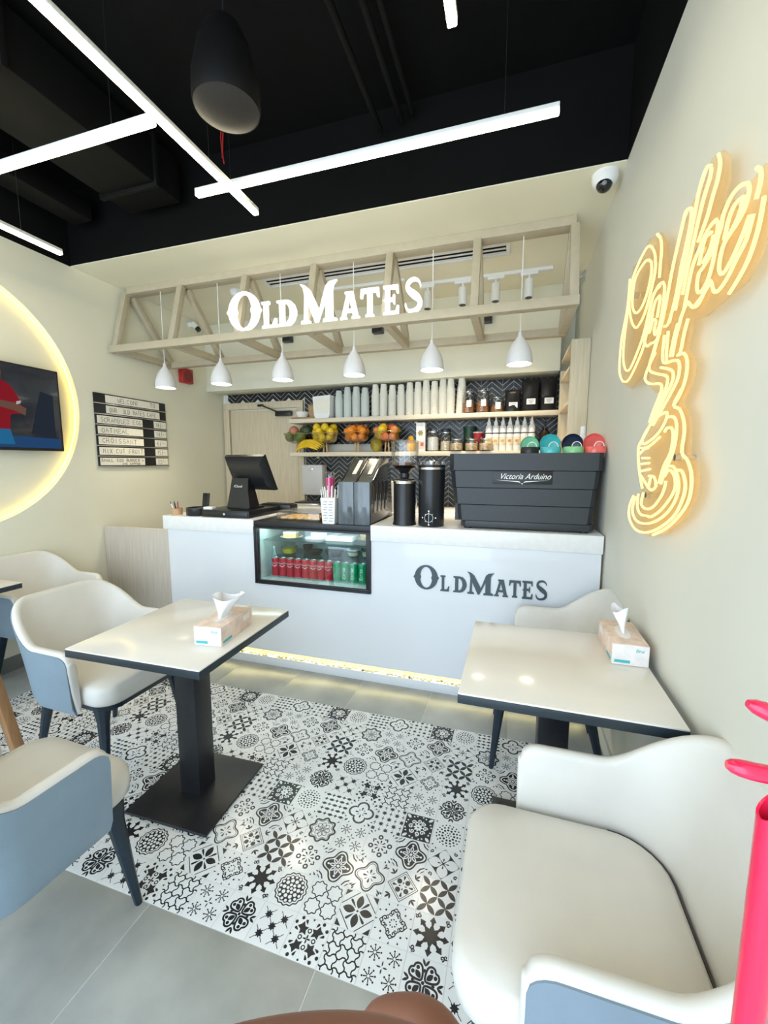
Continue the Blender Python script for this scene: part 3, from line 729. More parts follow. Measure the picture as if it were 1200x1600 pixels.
LET = {'O': letterO(), 'S': letterS(),
 'L': [[(0, 0), (0, .08), (.14, .12), (.14, .88), (0, .92), (0, 1), (.55, 1), (.55, .92), (.42, .88), (.42, .12), (.72, .12), (.9, .34), (1, .34), (.95, 0)]],
 'D': [[(0, 0), (0, .08), (.13, .12), (.13, .88), (0, .92), (0, 1), (.5, 1), (.72, .95), (.9, .8), (1, .58), (1, .42), (.9, .2), (.72, .05), (.5, 0)], [(.38, .12), (.38, .88), (.5, .86), (.62, .74), (.68, .56), (.68, .44), (.62, .26), (.5, .14)]],
 'M': [[(.02, 0), (.02, .07), (.10, .1), (.12, .72), (.09, .88), (0, 1), (.14, .96), (.27, .84), (.52, .30), (.70, .88), (.80, .97), (1, 1), (.91, .90), (.88, .8), (.88, .12), (.98, .07), (.98, 0), (.62, 0), (.62, .07), (.69, .1), (.69, .55), (.47, 0), (.41, 0), (.19, .55), (.19, .1), (.27, .07), (.27, 0)]],
 'A': [[(0, 0), (0, .08), (.08, .1), (.34, .88), (.26, .92), (.26, 1), (.66, 1), (.68, .92), (.92, .1), (1, .08), (1, 0), (.6, 0), (.6, .08), (.67, .1), (.63, .26), (.31, .26), (.26, .1), (.34, .08), (.34, 0)], [(.36, .38), (.59, .38), (.48, .76)]],
 'T': [[(.28, 0), (.28, .08), (.38, .12), (.38, .86), (.16, .84), (.1, .68), (0, .68), (.03, 1), (.97, 1), (1, .68), (.9, .68), (.84, .84), (.62, .86), (.62, .12), (.72, .08), (.72, 0)]],
 'E': [[(0, 0), (0, .08), (.13, .12), (.13, .44), (.02, .5), (.13, .56), (.13, .88), (0, .92), (0, 1), (.95, 1), (.97, .72), (.87, .72), (.8, .87), (.42, .88), (.42, .57), (.6, .58), (.66, .68), (.74, .68), (.74, .36), (.66, .36), (.6, .46), (.42, .46), (.42, .12), (.8, .12), (.9, .3), (1, .3), (.97, 0)]]}
def lettering(spec, depth, mat, parent, origin, y, side=None):
    for ch, xa, xb, za, zb in spec:
        me = shape([[(xa + (xb - xa) * u - origin[0], za + (zb - za) * v - origin[2]) for u, v in lp] for lp in LET[ch]], depth, 'letter')
        me.materials.append(mat); link('letter', me, parent, (0, y, 0))
sg = thing('channel_sign', 'glowing white OLD MATES letter sign standing on the timber truss', 'sign', (-1.34, 2.775, 2.4145))
lettering([('O', -2.09, -1.795, 2.415, 2.69), ('L', -1.79, -1.672, 2.415, 2.60), ('D', -1.664, -1.51, 2.415, 2.595), ('M', -1.476, -1.194, 2.415, 2.685), ('A', -1.172, -1.03, 2.415, 2.595), ('T', -1.024, -.89, 2.415, 2.60), ('E', -.862, -.755, 2.415, 2.60), ('S', -.725, -.59, 2.415, 2.63)], .022, EM('sign_white', (1, .97, .88), 1.9), sg, (-1.34, 0, 2.4145), .0)

# ================================================================ COUNTER
ct = thing('cafe_counter', 'long glossy white counter with dark OLDMATES lettering and glowing pebble strip', 'counter', (-1.0, 2.45, 0))
o0 = Vector((-1.0, 2.45, 0)); L_ = lambda x, y, z: (x + 1.0, y - 2.45, z)
def cbox(name, x0_, x1_, y0, y1, z0, z1, m, bev=.002):
    return obj(name, B().box(L_((x0_ + x1_) / 2, (y0 + y1) / 2, (z0 + z1) / 2), (x1_ - x0_, y1 - y0, z1 - z0), bev=bev), m, ct)
FX0, FX1 = -1.70, -.846
cbox('plinth', -2.455, .475, 2.442, 2.50, 0, .062, WHITEG)
cbox('groove_back', -2.455, .475, 2.495, 2.51, .062, .108, M('groove_cream', (.8, .74, .5), .6))
cbox('led_strip', -2.44, .465, 2.483, 2.494, .097, .107, EM('groove_led', (1, .86, .38), 14), 0)
P_ = [(-2.455, .108), (.475, .108), (.475, .948), (FX1 + .002, .948), (FX1 + .002, .599), (FX0 - .002, .599), (FX0 - .002, .948), (-2.455, .948)]
obj('front_panel', B().prism([(x + 1.0, z) for x, z in P_], -.008, .04, 'y'), WHITEG, ct, smooth=0)
cbox('side_panel', -2.455, -2.435, 2.491, 3.05, 0, .948, WHITEG)
cbox('inner_shelf', -2.43, .475, 2.52, 3.05, .52, .56, WHITEG)
cbox('left_countertop', -2.485, FX0 - .002, 2.428, 3.07, .949, 1.05, WHITET, .004)
cbox('right_countertop', FX1 + .002, .48, 2.428, 3.07, .949, 1.05, WHITET, .004)
b = B(); rr = random.Random(3)
for k in range(420):
    x = rr.uniform(-2.43, .46); s_ = rr.uniform(.003, .009)
    b.ell(L_(x, rr.uniform(2.448, 2.482), .062 + s_ * .6), (s_ * 1.3, s_, s_ * .8), 6, 4, rr.choice((0,) * 14 + (1, 2)))
stuff(obj('pebble', b, [M('cream_pebble', (.75, .68, .5), .6), M('brown_pebble', (.22, .14, .07), .6), M('tan_pebble', (.5, .38, .2), .6)], ct))
SLATE = M('slate_lettering', (.055, .085, .10), .4)
lettering([('O', -.566, -.406, .665, .818), ('L', -.397, -.343, .664, .761), ('D', -.319, -.240, .664, .763), ('M', -.238, -.082, .662, .797), ('A', -.080, -.001, .662, .764), ('T', .002, .068, .664, .766), ('E', .075, .133, .662, .768), ('S', .142, .216, .662, .779)], .006, SLATE, ct, (-1.0, 0, 0), 2.442 - 2.45)

# ---- display fridge
fr = thing('display_fridge', 'black framed glass display fridge set into the white counter', 'display fridge', (-1.273, 2.44, .60))
G = lambda x, y, z: (x + 1.273, y - 2.44, z - .60)
def fbox(name, x0_, x1_, y0, y1, z0, z1, m, bev=.002): return obj(name, B().box(G((x0_ + x1_) / 2, (y0 + y1) / 2, (z0 + z1) / 2), (x1_ - x0_, y1 - y0, z1 - z0), bev=bev), m, fr)
FB = 2.97
fbox('base', FX0, FX1, 2.435, FB, .601, .626, BLK)
fbox('floor_liner', FX0 + .03, FX1 - .02, 2.45, FB - .02, .6262, .6285, M('fridge_lining', (.62, .70, .70), .3), 0)
fbox('top', FX0, FX1, 2.435, FB, 1.003, 1.042, BLK)
fbox('side_wall', FX0, FX0 + .03, 2.46, FB, .628, 1.003, M('fridge_lining', (.62, .70, .70), .3))
fbox('side_wall', FX1 - .02, FX1, 2.46, FB, .628, 1.003, MATS['fridge_lining'])
fbox('back_wall', FX0 + .03, FX1 - .02, FB - .02, FB, .628, 1.003, MATS['fridge_lining'])
b = B(); framebox(b, FX0, FX1, 0, .402, .012, 0, .03, 0, True)
obj('door_frame', b, BLK, fr, G(0, 2.425, .601)[:0] + (1.273, -.015, .001))
for x in (FX0 + .02, FX1 - .02): obj('upright', B().box(G(x, 2.442, .815), (.018, .028, .375), bev=.002), BLK, fr)
fbox('glass_pane', FX0 + .03, FX1 - .025, 2.440, 2.444, .629, 1.002, GLSB, 0)
fbox('lower_shelf', FX0 + .035, FX1 - .025, 2.62, FB - .03, .752, .758, GLSB, 0)
fbox('upper_shelf', FX0 + .035, FX1 - .025, 2.49, FB - .03, .897, .903, GLSB, 0)
fbox('interior_lamp', FX0 + .05, FX1 - .05, 2.475, 2.49, .992, 1.002, EM('fridge_lamp', (.80, 1, .95), 34), 0)
ALU = M('can_aluminium', (.75, .76, .77), .25, .9)
CANP = [(0, 0), (.021, 0), (.0225, .003), (.027, .012), (.028, .016), (.028, .125), (.027, .131), (.0235, .138), (.0235, .141), (.022, .141), (.021, .138), (0, .138)]
def wrap(me, r, T=None):
    for v in me.vertices:
        x, y, z = v.co; a = x / r; rad = r - y; v.co = (rad * math.sin(a), -rad * math.cos(a), z)
    return me
def make_can(name, label, body, txt, vert, group):
    t = thing(name, label, 'can', (0, 0, 0), 0, group)
    obj('body', B().lathe(CANP[3:8], 28), body, t)
    b = B(); b.lathe(CANP[:4], 28); b.lathe(CANP[7:], 28); obj('end_cap', b, ALU, t)
    me = text(txt, .034 if vert else .0165, .0004, .25)
    if vert:
        for v in me.vertices: x, y, z = v.co; v.co = (-z, y, x)
    for v in me.vertices: v.co.z += .07 if vert else .105
    wrap(me, .0282); me.materials.append(WHITE); link('lettering', me, t)
    if not vert:
        b = B(); pts = [(-.022 + .044 * k / 14, .086 + .004 * math.sin(k * .6)) for k in range(15)]
        for q in stroke(pts, .0035): b.raw([(x, -.0002, z) for x, z in q], [(0, 1, 2, 3)])
        m2 = b.done('ribbon', WHITE, 0); wrap(m2, .0282); link('ribbon', m2, t)
    return t
rr = random.Random(5)
c1 = make_can('soda_can', '', M('coke_red', (.62, .012, .03), .3, .2), 'Coca-Cola', False, 'red cans in the display fridge')
RL = ['leftmost red cola can beside the clear water bottle in the fridge', 'second red cola can from the left in the fridge', 'third red cola can from the left in the fridge', 'fourth red cola can from the left in the fridge', 'fifth red cola can from the left in the fridge', 'third red cola can left of the green cans', 'second red cola can left of the green cans', 'red cola can standing right against the green cans']
for k in range(8):
    x = -1.598 + k * .0595; o = c1 if k == 0 else dup(c1, (0, 0, 0)); o['label'] = RL[k]
    o.location = (x, 2.535, .629); o.rotation_euler.z = rr.uniform(-.5, .5) * .6
c2 = make_can('soda_can', '', M('sprite_green', (.0, .30, .12), .3, .2), 'Sprite', True, 'green cans in the display fridge')
GL_ = ['leftmost green lemonade can next to the red cans', 'second green lemonade can from the left', 'middle green lemonade can of the five', 'fourth green lemonade can from the left', 'rightmost green lemonade can beside the blue bottle']
for k in range(5):
    x = -1.598 + 8 * .0595 + .004 + k * .0605; o = c2 if k == 0 else dup(c2, (0, 0, 0)); o['label'] = GL_[k]
    o.location = (x, 2.53, .629); o.rotation_euler.z = [-.9, -.1, -.15, 0, .05][k]
def bottle(label, x, y, z, h, r, liquid, capm, labelm):
    t = thing('water_bottle', label, 'bottle', (x, y, z))
    obj('body', B().lathe([(0, 0), (r * .9, 0), (r, .008), (r, h * .58), (r * .8, h * .70), (r * .42, h * .85), (r * .38, h * .93), (0, h * .93)], 24), liquid, t)
    obj('cap', B().lathe([(0, h * .93), (r * .45, h * .93), (r * .45, h), (0, h)], 18), capm, t)
    obj('paper_label', B().lathe([(r * 1.01, h * .2), (r * 1.02, h * .2), (r * 1.02, h * .5), (r * 1.01, h * .5)], 24, closed=True), labelm, t)
bottle('clear water bottle with pale blue label at the left end of the fridge', -1.648, 2.60, .629, .205, .022, M('clear_water', (.75, .9, .92), .05, trans=.6, ior=1.33), M('pale_cap', (.65, .78, .8), .4), M('pale_blue_label', (.45, .62, .78), .5))
bottle('blue water bottle with yellow cap at the right end of the fridge', -.898, 2.56, .629, .235, .022, M('blue_water', (.25, .5, .75), .05, trans=.5, ior=1.33), M('yellow_cap', (.75, .6, .05), .4), M('blue_label', (.08, .25, .55), .5))
CER = M('white_ceramic', (.84, .84, .82), .18, coat=.3)
SPONGE = M('yellow_sponge_cake', (.72, .50, .20), .8, noise=(60, .15, (1, 1, 1))); CREAMM = M('cake_cream', (.86, .80, .64), .6)
PLATE = [(0, 0), (.045, 0), (.05, .004), (.078, .012), (.080, .014), (.05, .008), (0, .006)]
for k, x in enumerate((-1.50, -1.31, -.955)):
    t = tag(obj('plate', B().lathe(PLATE, 32), CER, loc=(x, 2.60 if k < 2 else 2.68, .903)), ['white plate under the yellow cake slice in the fridge', 'white plate under the white cheesecake slice in the fridge', 'white plate at the right end of the upper fridge shelf'][k], 'plate', 'plates in the fridge')
def cake(label, x, y, z, rz, m1, m2):
    t = thing('cake_slice', label, 'cake', (x, y, z), rz)
    P = [(-.045, -.03), (.05, -.03), (.05, .035), (-.03, .035)]
    obj('sponge', B().prism(P, 0, .024, bev=.002), m1, t); obj('topping', B().prism(P, .0242, .042, bev=.003), m2, t)
cake('yellow layered cake slice on a plate in the fridge', -1.51, 2.60, .9095, .1, SPONGE, CREAMM)
cake('white cheesecake slice on a plate in the fridge', -1.29, 2.60, .9095, -.3, CREAMM, M('white_icing', (.86, .84, .80), .5))
cake('brown nutty pastry on a plate at the right of the fridge', -.955, 2.68, .9095, .2, M('brown_pastry', (.42, .27, .14), .8, noise=(60, .3, (1, 1, 1))), M('caramel_topping', (.5, .36, .2), .5))
o = tag(obj('napkin_pile', B().box((-1.125, 2.66, .920), (.20, .17, .034), bev=.005), PAPER), 'white paper wrapped pastry pack on the upper fridge shelf', 'food pack')
def tub(label, x, y, z, r, h, wallm, fillm, lid=None):
    t = thing('food_tub', label, 'bowl', (x, y, z))
    obj('bowl', B().lathe([(0, 0), (r * .75, 0), (r, h), (r * .97, h), (r * .72, .004), (0, .004)], 26), wallm, t)
    obj('contents', B().lathe([(0, .006), (r * .75, .006), (r * .91, h * .78), (0, h * .86)], 22), fillm, t)
    if lid: obj('lid', B().lathe([(0, h), (r * 1.02, h), (r * 1.02, h + .006), (r * .9, h + .012), (0, h + .012)], 26), lid, t)
tub('glass bowl of bright yellow dessert in the fridge', -1.60, 2.73, .758, .062, .055, GLS, M('yellow_custard', (.70, .60, .03), .4))
tub('small dark bowl beside the yellow dessert', -1.50, 2.84, .758, .04, .05, BLKP, M('green_leaf_salad', (.07, .13, .04), .7))
tub('black tray of dark chocolate dessert in the fridge', -1.405, 2.75, .758, .068, .03, BLKP, M('dark_chocolate', (.03, .016, .012), .4))
tub('black lidded food bowl in the middle of the fridge', -1.235, 2.75, .758, .07, .045, BLKP, M('dark_sauce', (.05, .04, .03), .4), GLS)
tub('clear lidded tub of white cream in the fridge', -1.10, 2.78, .758, .05, .045, GLS, CREAMM, WHITE)
tub('clear salad tub at the right of the lower fridge shelf', -.985, 2.78, .758, .05, .06, GLS, M('pale_salad', (.6, .6, .45), .7, noise=(60, .4, (1, 1, 1))), GLS)

# ================================================================ THINGS ON THE COUNTER
Z = 1.05
ps = thing('cash_register', 'black touchscreen cash register with its back to the room', 'cash register', (-1.93, 2.66, Z + .052))
b = B(); b.prism([(-.095, -.085), (.095, -.085), (.11, .09), (-.11, .09)], 0, .012, bev=.003); obj('stand_foot', b, BLKP, ps)
b = B(); b.grid([[(-.10, -.075, .012), (.095, -.075, .012), (.095, .05, .012), (-.10, .05, .012)], [(-.078, -.06, .14), (.075, -.06, .14), (.075, .03, .14), (-.078, .03, .14)], [(-.07, -.045, .225), (.07, -.045, .225), (.07, .0, .225), (-.07, .0, .225)]], closed_v=True, caps=True)
obj('stand_column', b, BLKP, ps)
R_ = Matrix.Translation((.06, .005, .265)) @ Matrix.Rotation(-.22, 4, 'Z') @ Matrix.Rotation(math.radians(24), 4, 'X')
b = B(); b.M = R_
b.grid([[(-.165, -.045, -.085), (.165, -.045, -.085), (.165, -.045, .085), (-.165, -.045, .085)], [(-.20, -.012, -.135), (.20, -.012, -.135), (.20, -.012, .135), (-.20, -.012, .135)], [(-.205, .012, -.14), (.205, .012, -.14), (.205, .012, .14), (-.205, .012, .14)]], closed_v=True, caps=True)
obj('screen_housing', b, BLKP, ps)
b = B(); b.M = R_; b.box((0, .014, 0), (.395, .003, .265)); obj('screen', b, M('black_screen', (.005, .005, .006), .1), ps)
lg = text('iCloud', .026, .0006); lg.materials.append(WHITE)
link('badge', lg, ps, (-.01, -.0575, .165), (math.radians(-8), 0, 0))
cdw = thing('cash_till', 'low black till box under the touchscreen cash register', 'till', (-1.955, 2.66, Z))
obj('case', B().box((0, 0, .026), (.40, .40, .051), bev=.004), BLK, cdw)
obj('drawer_front', B().box((0, -.203, .024), (.385, .006, .040), bev=.002), BLKP, cdw)
obj('lock', B().cyl((.0, -.206, .026), (.0, -.210, .026), .009, n=14), CHROME, cdw)
kp = thing('keyboard', 'black keypad lying behind the cash register at the fridge side', 'keypad', (-1.80, 2.92, Z))
obj('case', B().box((0, 0, .03), (.28, .12, .06), bev=.005), BLKP, kp)
b = B()
for i in range(7):
    for j in range(3): b.box((-.11 + .036 * i, -.035 + .035 * j, .063), (.028, .027, .007), bev=.002)
obj('keys', b, BLK, kp)
rd = thing('card_tray', 'low round black coin tray at the left end of the counter', 'tray', (-2.255, 2.545, Z))
obj('bowl', B().lathe([(0, 0), (.085, 0), (.088, .004), (.088, .055), (.082, .057), (.078, .05), (.078, .01), (0, .01)], 32), BLKP, rd)
tag(obj('receipt_pad', B().box((0, 0, .009), (.075, .05, .018), bev=.002), PAPER, loc=(-2.115, 2.50, Z + .0515)), 'small white receipt pad on the black drawer beside the round tray', 'paper')
ph_ = thing('card_terminal', 'small upright black phone holder at the left of the counter', 'phone holder', (-2.33, 2.68, Z))
obj('base', B().box((0, 0, .006), (.07, .08, .012), bev=.003), BLKP, ph_)
b = B(); b.beam((0, .02, .01), (0, .045, .15), .062, .010, up=(0, 1, 0), bev=.003); obj('body', b, BLKP, ph_)
pc = thing('pen_cup', 'low tan leather cup of pens on the counter end', 'cup', (-2.415, 2.50, Z))
obj('cup', B().lathe([(0, 0), (.038, 0), (.040, .05), (.036, .05), (.034, .006), (0, .006)], 22), M('tan_leather', (.52, .33, .18), .6, noise=(30, .1, (1, 1, 1))), pc)
for k, (a, m) in enumerate(((.3, 'red'), (2.4, 'black'), (4.2, 'white'))):
    t = thing('pen', m + ' pen standing in the tan leather cup', 'pen', (-2.415, 2.50, Z))
    e = (.024 * math.cos(a) - .02, .024 * math.sin(a), .085)
    obj('barrel', B().cyl((.01 * math.cos(a), .01 * math.sin(a), .008), e, .0045, n=8), {'red': RED, 'black': BLKP, 'white': WHITE}[m], t)
    obj('tip', B().cyl(e, (e[0] * 1.15, e[1] * 1.15, .10), .004, .002, n=8), BLKP, t)
# on top of the fridge
ZF = 1.043
ck = thing('cookie_box', 'clear lidded box of golden cookies on top of the display fridge', 'food box', (-1.40, 2.62, ZF))
b = B(); b.box((0, 0, .003), (.33, .22, .005))
for s_ in (-1, 1): b.box((s_ * .164, 0, .03), (.003, .22, .055)); b.box((0, s_ * .109, .03), (.325, .003, .055))
obj('box', b, GLS, ck); obj('lid', B().box((0, 0, .061), (.34, .23, .006), bev=.002), GLS, ck)
CKM = M('golden_cookie', (.70, .42, .14), .8, noise=(50, .25, (1, 1, 1)))
rr = random.Random(2)
for i in range(5):
    for j in range(3):
        t = tag(obj('cookie', B().lathe([(0, 0), (.026, .001), (.03, .006), (.025, .014), (0, .017)], 14), CKM, loc=(-1.40 - .125 + .062 * i, 2.62 - .07 + .07 * j, ZF + .007 + rr.uniform(0, .001))), 'golden round cookie inside the clear box on the fridge', 'cookie', 'cookies in the clear box')
st = thing('straw_cup', 'white dotted paper cup holding white straws on the fridge top', 'cup', (-1.14, 2.475, ZF))
b = B(); b.grid([[(-.042, -.03, 0), (.042, -.03, 0), (.042, .03, 0), (-.042, .03, 0)], [(-.052, -.036, .17), (.052, -.036, .17), (.052, .036, .17), (-.052, .036, .17)], [(-.049, -.033, .17), (.049, -.033, .17), (.049, .033, .17), (-.049, .033, .17)], [(-.040, -.027, .006), (.040, -.027, .006), (.040, .027, .006), (-.040, .027, .006)]], closed_v=True, caps=True)
obj('cup', b, PAPER, st)
b = B()
for k in range(8):
    z = .02 + .018 * k
    for sx in (-.022, .018): b.box((sx + .006 * (k % 2), -.0305 - .0062 * z / .17, z), (.026, .0012, .0025))
obj('printed_dashes', b, BLKP, st, (0, -.0006, 0))
rr = random.Random(9)
for k in range(12):
    x, y = -.036 + .0065 * k, rr.uniform(-.02, .02); tx = x * 1.7 + rr.uniform(-.01, .01)
    tag(obj('straw', B().cyl((x, y, .012), (tx, y * 1.3, .235 + rr.uniform(-.02, .025)), .0038, n=8), WHITE, loc=(-1.14, 2.475, ZF)), 'white drinking straw in the dotted paper cup', 'straw', 'white straws in the cup')
# lid dispenser
ld = thing('lid_dispenser', 'black acrylic cup lid dispenser with two bins on the fridge top', 'dispenser', (-.963, 2.45, ZF))
ACR = M('black_acrylic', (.03, .032, .036), .12, noise=(20, .1, (1, 1, 1)), coat=.4)
for s_ in (-1, 1):
    b = B(); b.box((s_ * .0545, .006, .138), (.106, .012, .276), bev=.003)
    obj('bin_front', b, M('smoked_acrylic', (.11, .13, .15), .1, noise=(6, .35, (4, 1, .6)), coat=.5), ld)
prof = [(.014, 0), (.014, .276), (.06, .285), (.29, .43), (.40, .43), (.47, .30), (.50, .0)]
for x in (-.110, -.002, .106): obj('side_wall', B().prism(prof, x, x + .005, 'x', bev=.001), ACR, ld)
for s_ in (-1, 1):
    xx = s_ * .0545
    obj('sloping_top', B().prism([(.016, .272), (.06, .281), (.288, .425), (.288, .420), (.06, .275), (.016, .266)], xx - .046, xx + .046, 'x'), ACR, ld)
    obj('back_top', B().box((xx, .34, .423), (.094, .10, .006)), ACR, ld)
    b = B(); b.M = Matrix.Translation((xx + .012, .19, .368)) @ Matrix.Rotation(math.radians(32), 4, 'X')
    b.box((0, 0, 0), (.028, .17, .006), bev=.002); obj('paper_slot', b, M('slot_paper', (.78, .74, .62), .5), ld)
obj('back_wall', B().box((0, .445, .16), (.21, .01, .32)), ACR, ld)
for k in range(4):
    b = B(); b.M = Matrix.Translation((.1125, .10 + .085 * k, .17)) @ Matrix.Rotation(math.radians(-14), 4, 'X')
    b.box((0, 0, 0), (.006, .05, .20), bev=.003); obj('side_rib', b, ACR, ld)
tb = thing('pink_tumbler', 'clear tumbler of bright pink powder with a white lid behind the straws', 'tumbler', (-1.44, 3.02, Z + .03))
obj('glass', B().lathe([(0, 0), (.03, 0), (.042, .29), (.039, .29), (.028, .005), (0, .005)], 22), GLS, tb)
obj('contents', B().lathe([(0, .008), (.027, .008), (.037, .265), (0, .268)], 20), M('pink_powder', (.65, .02, .22), .6), tb)
obj('lid', B().lathe([(0, .29), (.044, .29), (.044, .305), (.03, .315), (0, .315)], 22), GLS, tb)
bk = tag(obj('work_shelf', B().box((-.98, 3.15, 1.03), (1.4, .16, .04), bev=.003), WHITET), 'narrow white work ledge behind the display fridge', 'shelf')
tb.location = (-1.44, 3.13, 1.051)
mj = thing('milk_jug', 'steel milk jug on the ledge between the lid dispenser and the grinder', 'jug', (-.80, 3.15, 1.051))
obj('body', B().lathe([(0, 0), (.055, 0), (.058, .01), (.05, .09), (.042, .12), (.046, .15), (.043, .15), (.04, .12), (.05, .02), (0, .01)], 26), CHROME, mj)
obj('handle', B().loft(catmull([(.048, 0, .13), (.085, 0, .12), (.085, 0, .06), (.055, 0, .035)], 4), .006, 8), CHROME, mj)
wr = tag(obj('paper_roll', B().lathe([(0, 0), (.05, 0), (.05, .24), (.018, .24), (.018, .235), (0, .235)], 26), PAPER, loc=(-.93, 3.17, 1.051)), 'white paper towel roll standing behind the lid dispenser', 'paper roll')

# grinders
gr = thing('coffee_grinder', 'black coffee grinder with a clear bean hopper', 'coffee grinder', (-.650, 2.535, Z))
obj('body', B().lathe([(0, 0), (.075, 0), (.076, .006), (.070, .02), (.070, .265), (.060, .29), (.03, .30), (0, .30)], 36), M('satin_black', (.012, .014, .018), .28, noise=(40, .1, (1, 1, 1))), gr)
obj('steel_band', B().lathe([(.0705, .262), (.0720, .262), (.0720, .276), (.066, .282), (.064, .278)], 36, closed=True), CHROME, gr)
obj('throat', B().lathe([(0, .30), (.028, .30), (.028, .325), (.05, .345), (.074, .36), (.07, .36), (.02, .33), (0, .33)], 28), BLKP, gr)
obj('hopper', B().lathe([(.030, .335), (.086, .375), (.086, .515), (.083, .515), (.083, .377), (.028, .338)], 32, closed=True), GLS, gr)
obj('beans', B().lathe([(0, .336), (.03, .339), (.076, .372), (.076, .39), (0, .40)], 24), M('coffee_beans', (.06, .022, .012), .5, noise=(90, .5, (1, 1, 1))), gr)
obj('hopper_lid', B().lathe([(0, .516), (.088, .516), (.088, .524), (.07, .53), (0, .53)], 32), GLS, gr)
g2 = thing('coffee_grinder', 'tall black cylinder grinder with a white compass emblem', 'coffee grinder', (-.478, 2.535, Z))
obj('body', B().lathe([(0, 0), (.078, 0), (.08, .004), (.082, .37), (.080, .378), (0, .378)], 40), MATS['satin_black'], g2)
obj('steel_band', B().lathe([(.0822, .350), (.0835, .350), (.0835, .362), (.0822, .362)], 40, closed=True), CHROME, g2)
obj('top_ring', B().lathe([(.060, .378), (.082, .378), (.082, .397), (.078, .400), (.06, .400)], 36, closed=True), GLS, g2)
obj('top_knob', B().lathe([(0, .378), (.02, .378), (.022, .40), (.015, .408), (0, .408)], 18), CHROME, g2)
b = B()
for q in stroke([(.026 * math.cos(a), .026 * math.sin(a)) for a in [2 * PI * k / 28 for k in range(28)]], .0022, True) + stroke([(-.04, 0), (.04, 0)], .002) + stroke([(0, -.04), (0, .04)], .002) + stroke([(-.024, -.024), (.024, .024)], .0025) + stroke([(.024, -.024), (-.024, .024)], .0025): b.raw([(x, -.0003, z) for x, z in q], [(0, 1, 2, 3)])
for a in range(4):
    for q in (disc(.042 * math.cos(a * PI / 2), .042 * math.sin(a * PI / 2), .005, 8),): b.raw([(x, -.0003, z) for x, z in q], [tuple(range(8))])
me = b.done('emblem', WHITE, 0); wrap(me, .0812); link('emblem', me, g2, (0, 0, .057))

# espresso machine
em = thing('espresso_machine', 'large charcoal espresso machine with its panelled back to the room', 'espresso machine', (.052, 2.47, Z))
EMM = M('charcoal_panel', (.028, .033, .038), .42, noise=(40, .06, (1, 1, 1)))
def foot(w0, w1, d): return [(w0, .06), (w0 + .032, 0), (w1 - .032, 0), (w1, .06), (w1, d), (w0, d)]
rowsE = [(.347, .443, -.418, .420), (.247, .343, -.410, .408), (.148, .243, -.398, .396), (.052, .144, -.372, .386)]
for z0, z1, a, c in rowsE:
    dz = .018
    b = B(); A_ = foot(a + (.008 if z0 < .3 else 0), c - (.008 if z0 < .3 else 0), .46); C_ = foot(a, c, .46)
    b.grid([[(x, y, z0) for x, y in A_], [(x, y, z1) for x, y in C_]], closed_v=True, caps=True)
    obj('back_panel', b, EMM, em, smooth=20)
obj('inner_body', B().box((.0, .25, .24), (.76, .40, .39)), BLK, em)
obj('base_plate', B().prism(foot(-.345, .392, .45), .012, .050, bev=.003), EMM, em)
for x in (-.30, .34):
    for y in (.05, .40): obj('foot', B().cyl((x, y, 0), (x, y, .013), .025, n=14), BLKP, em)
obj('nameplate', B().box((-.0, -.0015, .306), (.32, .003, .074), bev=.001), M('black_nameplate', (.016, .018, .02), .35), em)
for tx, xx in (('Victoria', -.062), ('Arduino', .082)):
    me = text(tx, .046, .0008, .45); me.materials.append(WHITE)
    for v in me.vertices: v.co.x *= .88
    link('lettering', me, em, (xx, -.003, .312))
b = B()
for pts in ([(-.145, .293), (-.02, .281), (0, .274), (.02, .281), (.145, .293), (.02, .286), (0, .279), (-.02, .286)], [(-.012, .283), (0, .268), (.012, .283), (0, .279)]): b.raw([(x, -.0038, z) for x, z in pts], [tuple(range(len(pts)))])
obj('winged_badge', b, WHITE, em, smooth=0)
# cups and saucers on the machine
def cupset(label, x, c1, c2, small=False):
    s_ = .70 if small else .77
    t = thing('coffee_cup', 'upturned ' + label[0], 'cup', (x, 2.545, Z + .443), 0, 'cups on the espresso machine')
    obj('cup', B().lathe([(.070 * s_, 0), (.0725 * s_, .002), (.0715 * s_, .026), (.066 * s_, .036), (.05 * s_, .038), (0, .038), (0, .034), (.06 * s_, .03), (.068 * s_, .003)], 30), c1, t)
    pts = [(.010 + .024 * math.cos(a), -.049, .036 + .026 * math.sin(a)) for a in [PI * k / 12 for k in range(13)]]
    obj('handle', B().loft(pts, .0020, 8), CER, t)
    q = thing('saucer', label[1], 'saucer', (x, 2.612, Z + .443), 0, 'saucers on the espresso machine')
    b = B(); b.M = Matrix.Translation((0, 0, .0735 * s_)) @ Matrix.Rotation(math.radians(8), 4, 'X')
    b.lathe([(0, .004), (.03, .004), (.045, -.002), (.072 * s_, -.014), (.074 * s_, -.012), (.047, .006), (.035, .012), (0, .012)], 36, ax='y')
    obj('dish', b, c2, q)
def glaze(n, c): return M('glaze_' + n, c, .2, coat=.4, noise=(20, .06, (1, 1, 1)))
MINT, TEAL, NAVY, CORAL, LIME = glaze('mint', (.22, .60, .38)), glaze('teal', (.06, .45, .48)), glaze('navy', (.012, .018, .055)), glaze('coral', (.80, .14, .12)), glaze('green', (.22, .55, .25))
cupset(('small black cup in front of the mint saucer', 'mint green saucer standing behind the small black cup'), .0885, BLKP, MINT, True)
cupset(('teal cup in front of the teal saucer', 'teal saucer standing upright behind the teal cup'), .2007, TEAL, TEAL)
cupset(('green cup in front of the navy saucer', 'navy blue saucer standing behind the green cup'), .319, LIME, NAVY)
cupset(('coral pink cup at the right end of the machine', 'coral pink saucer standing at the right end of the machine'), .430, CORAL, CORAL)

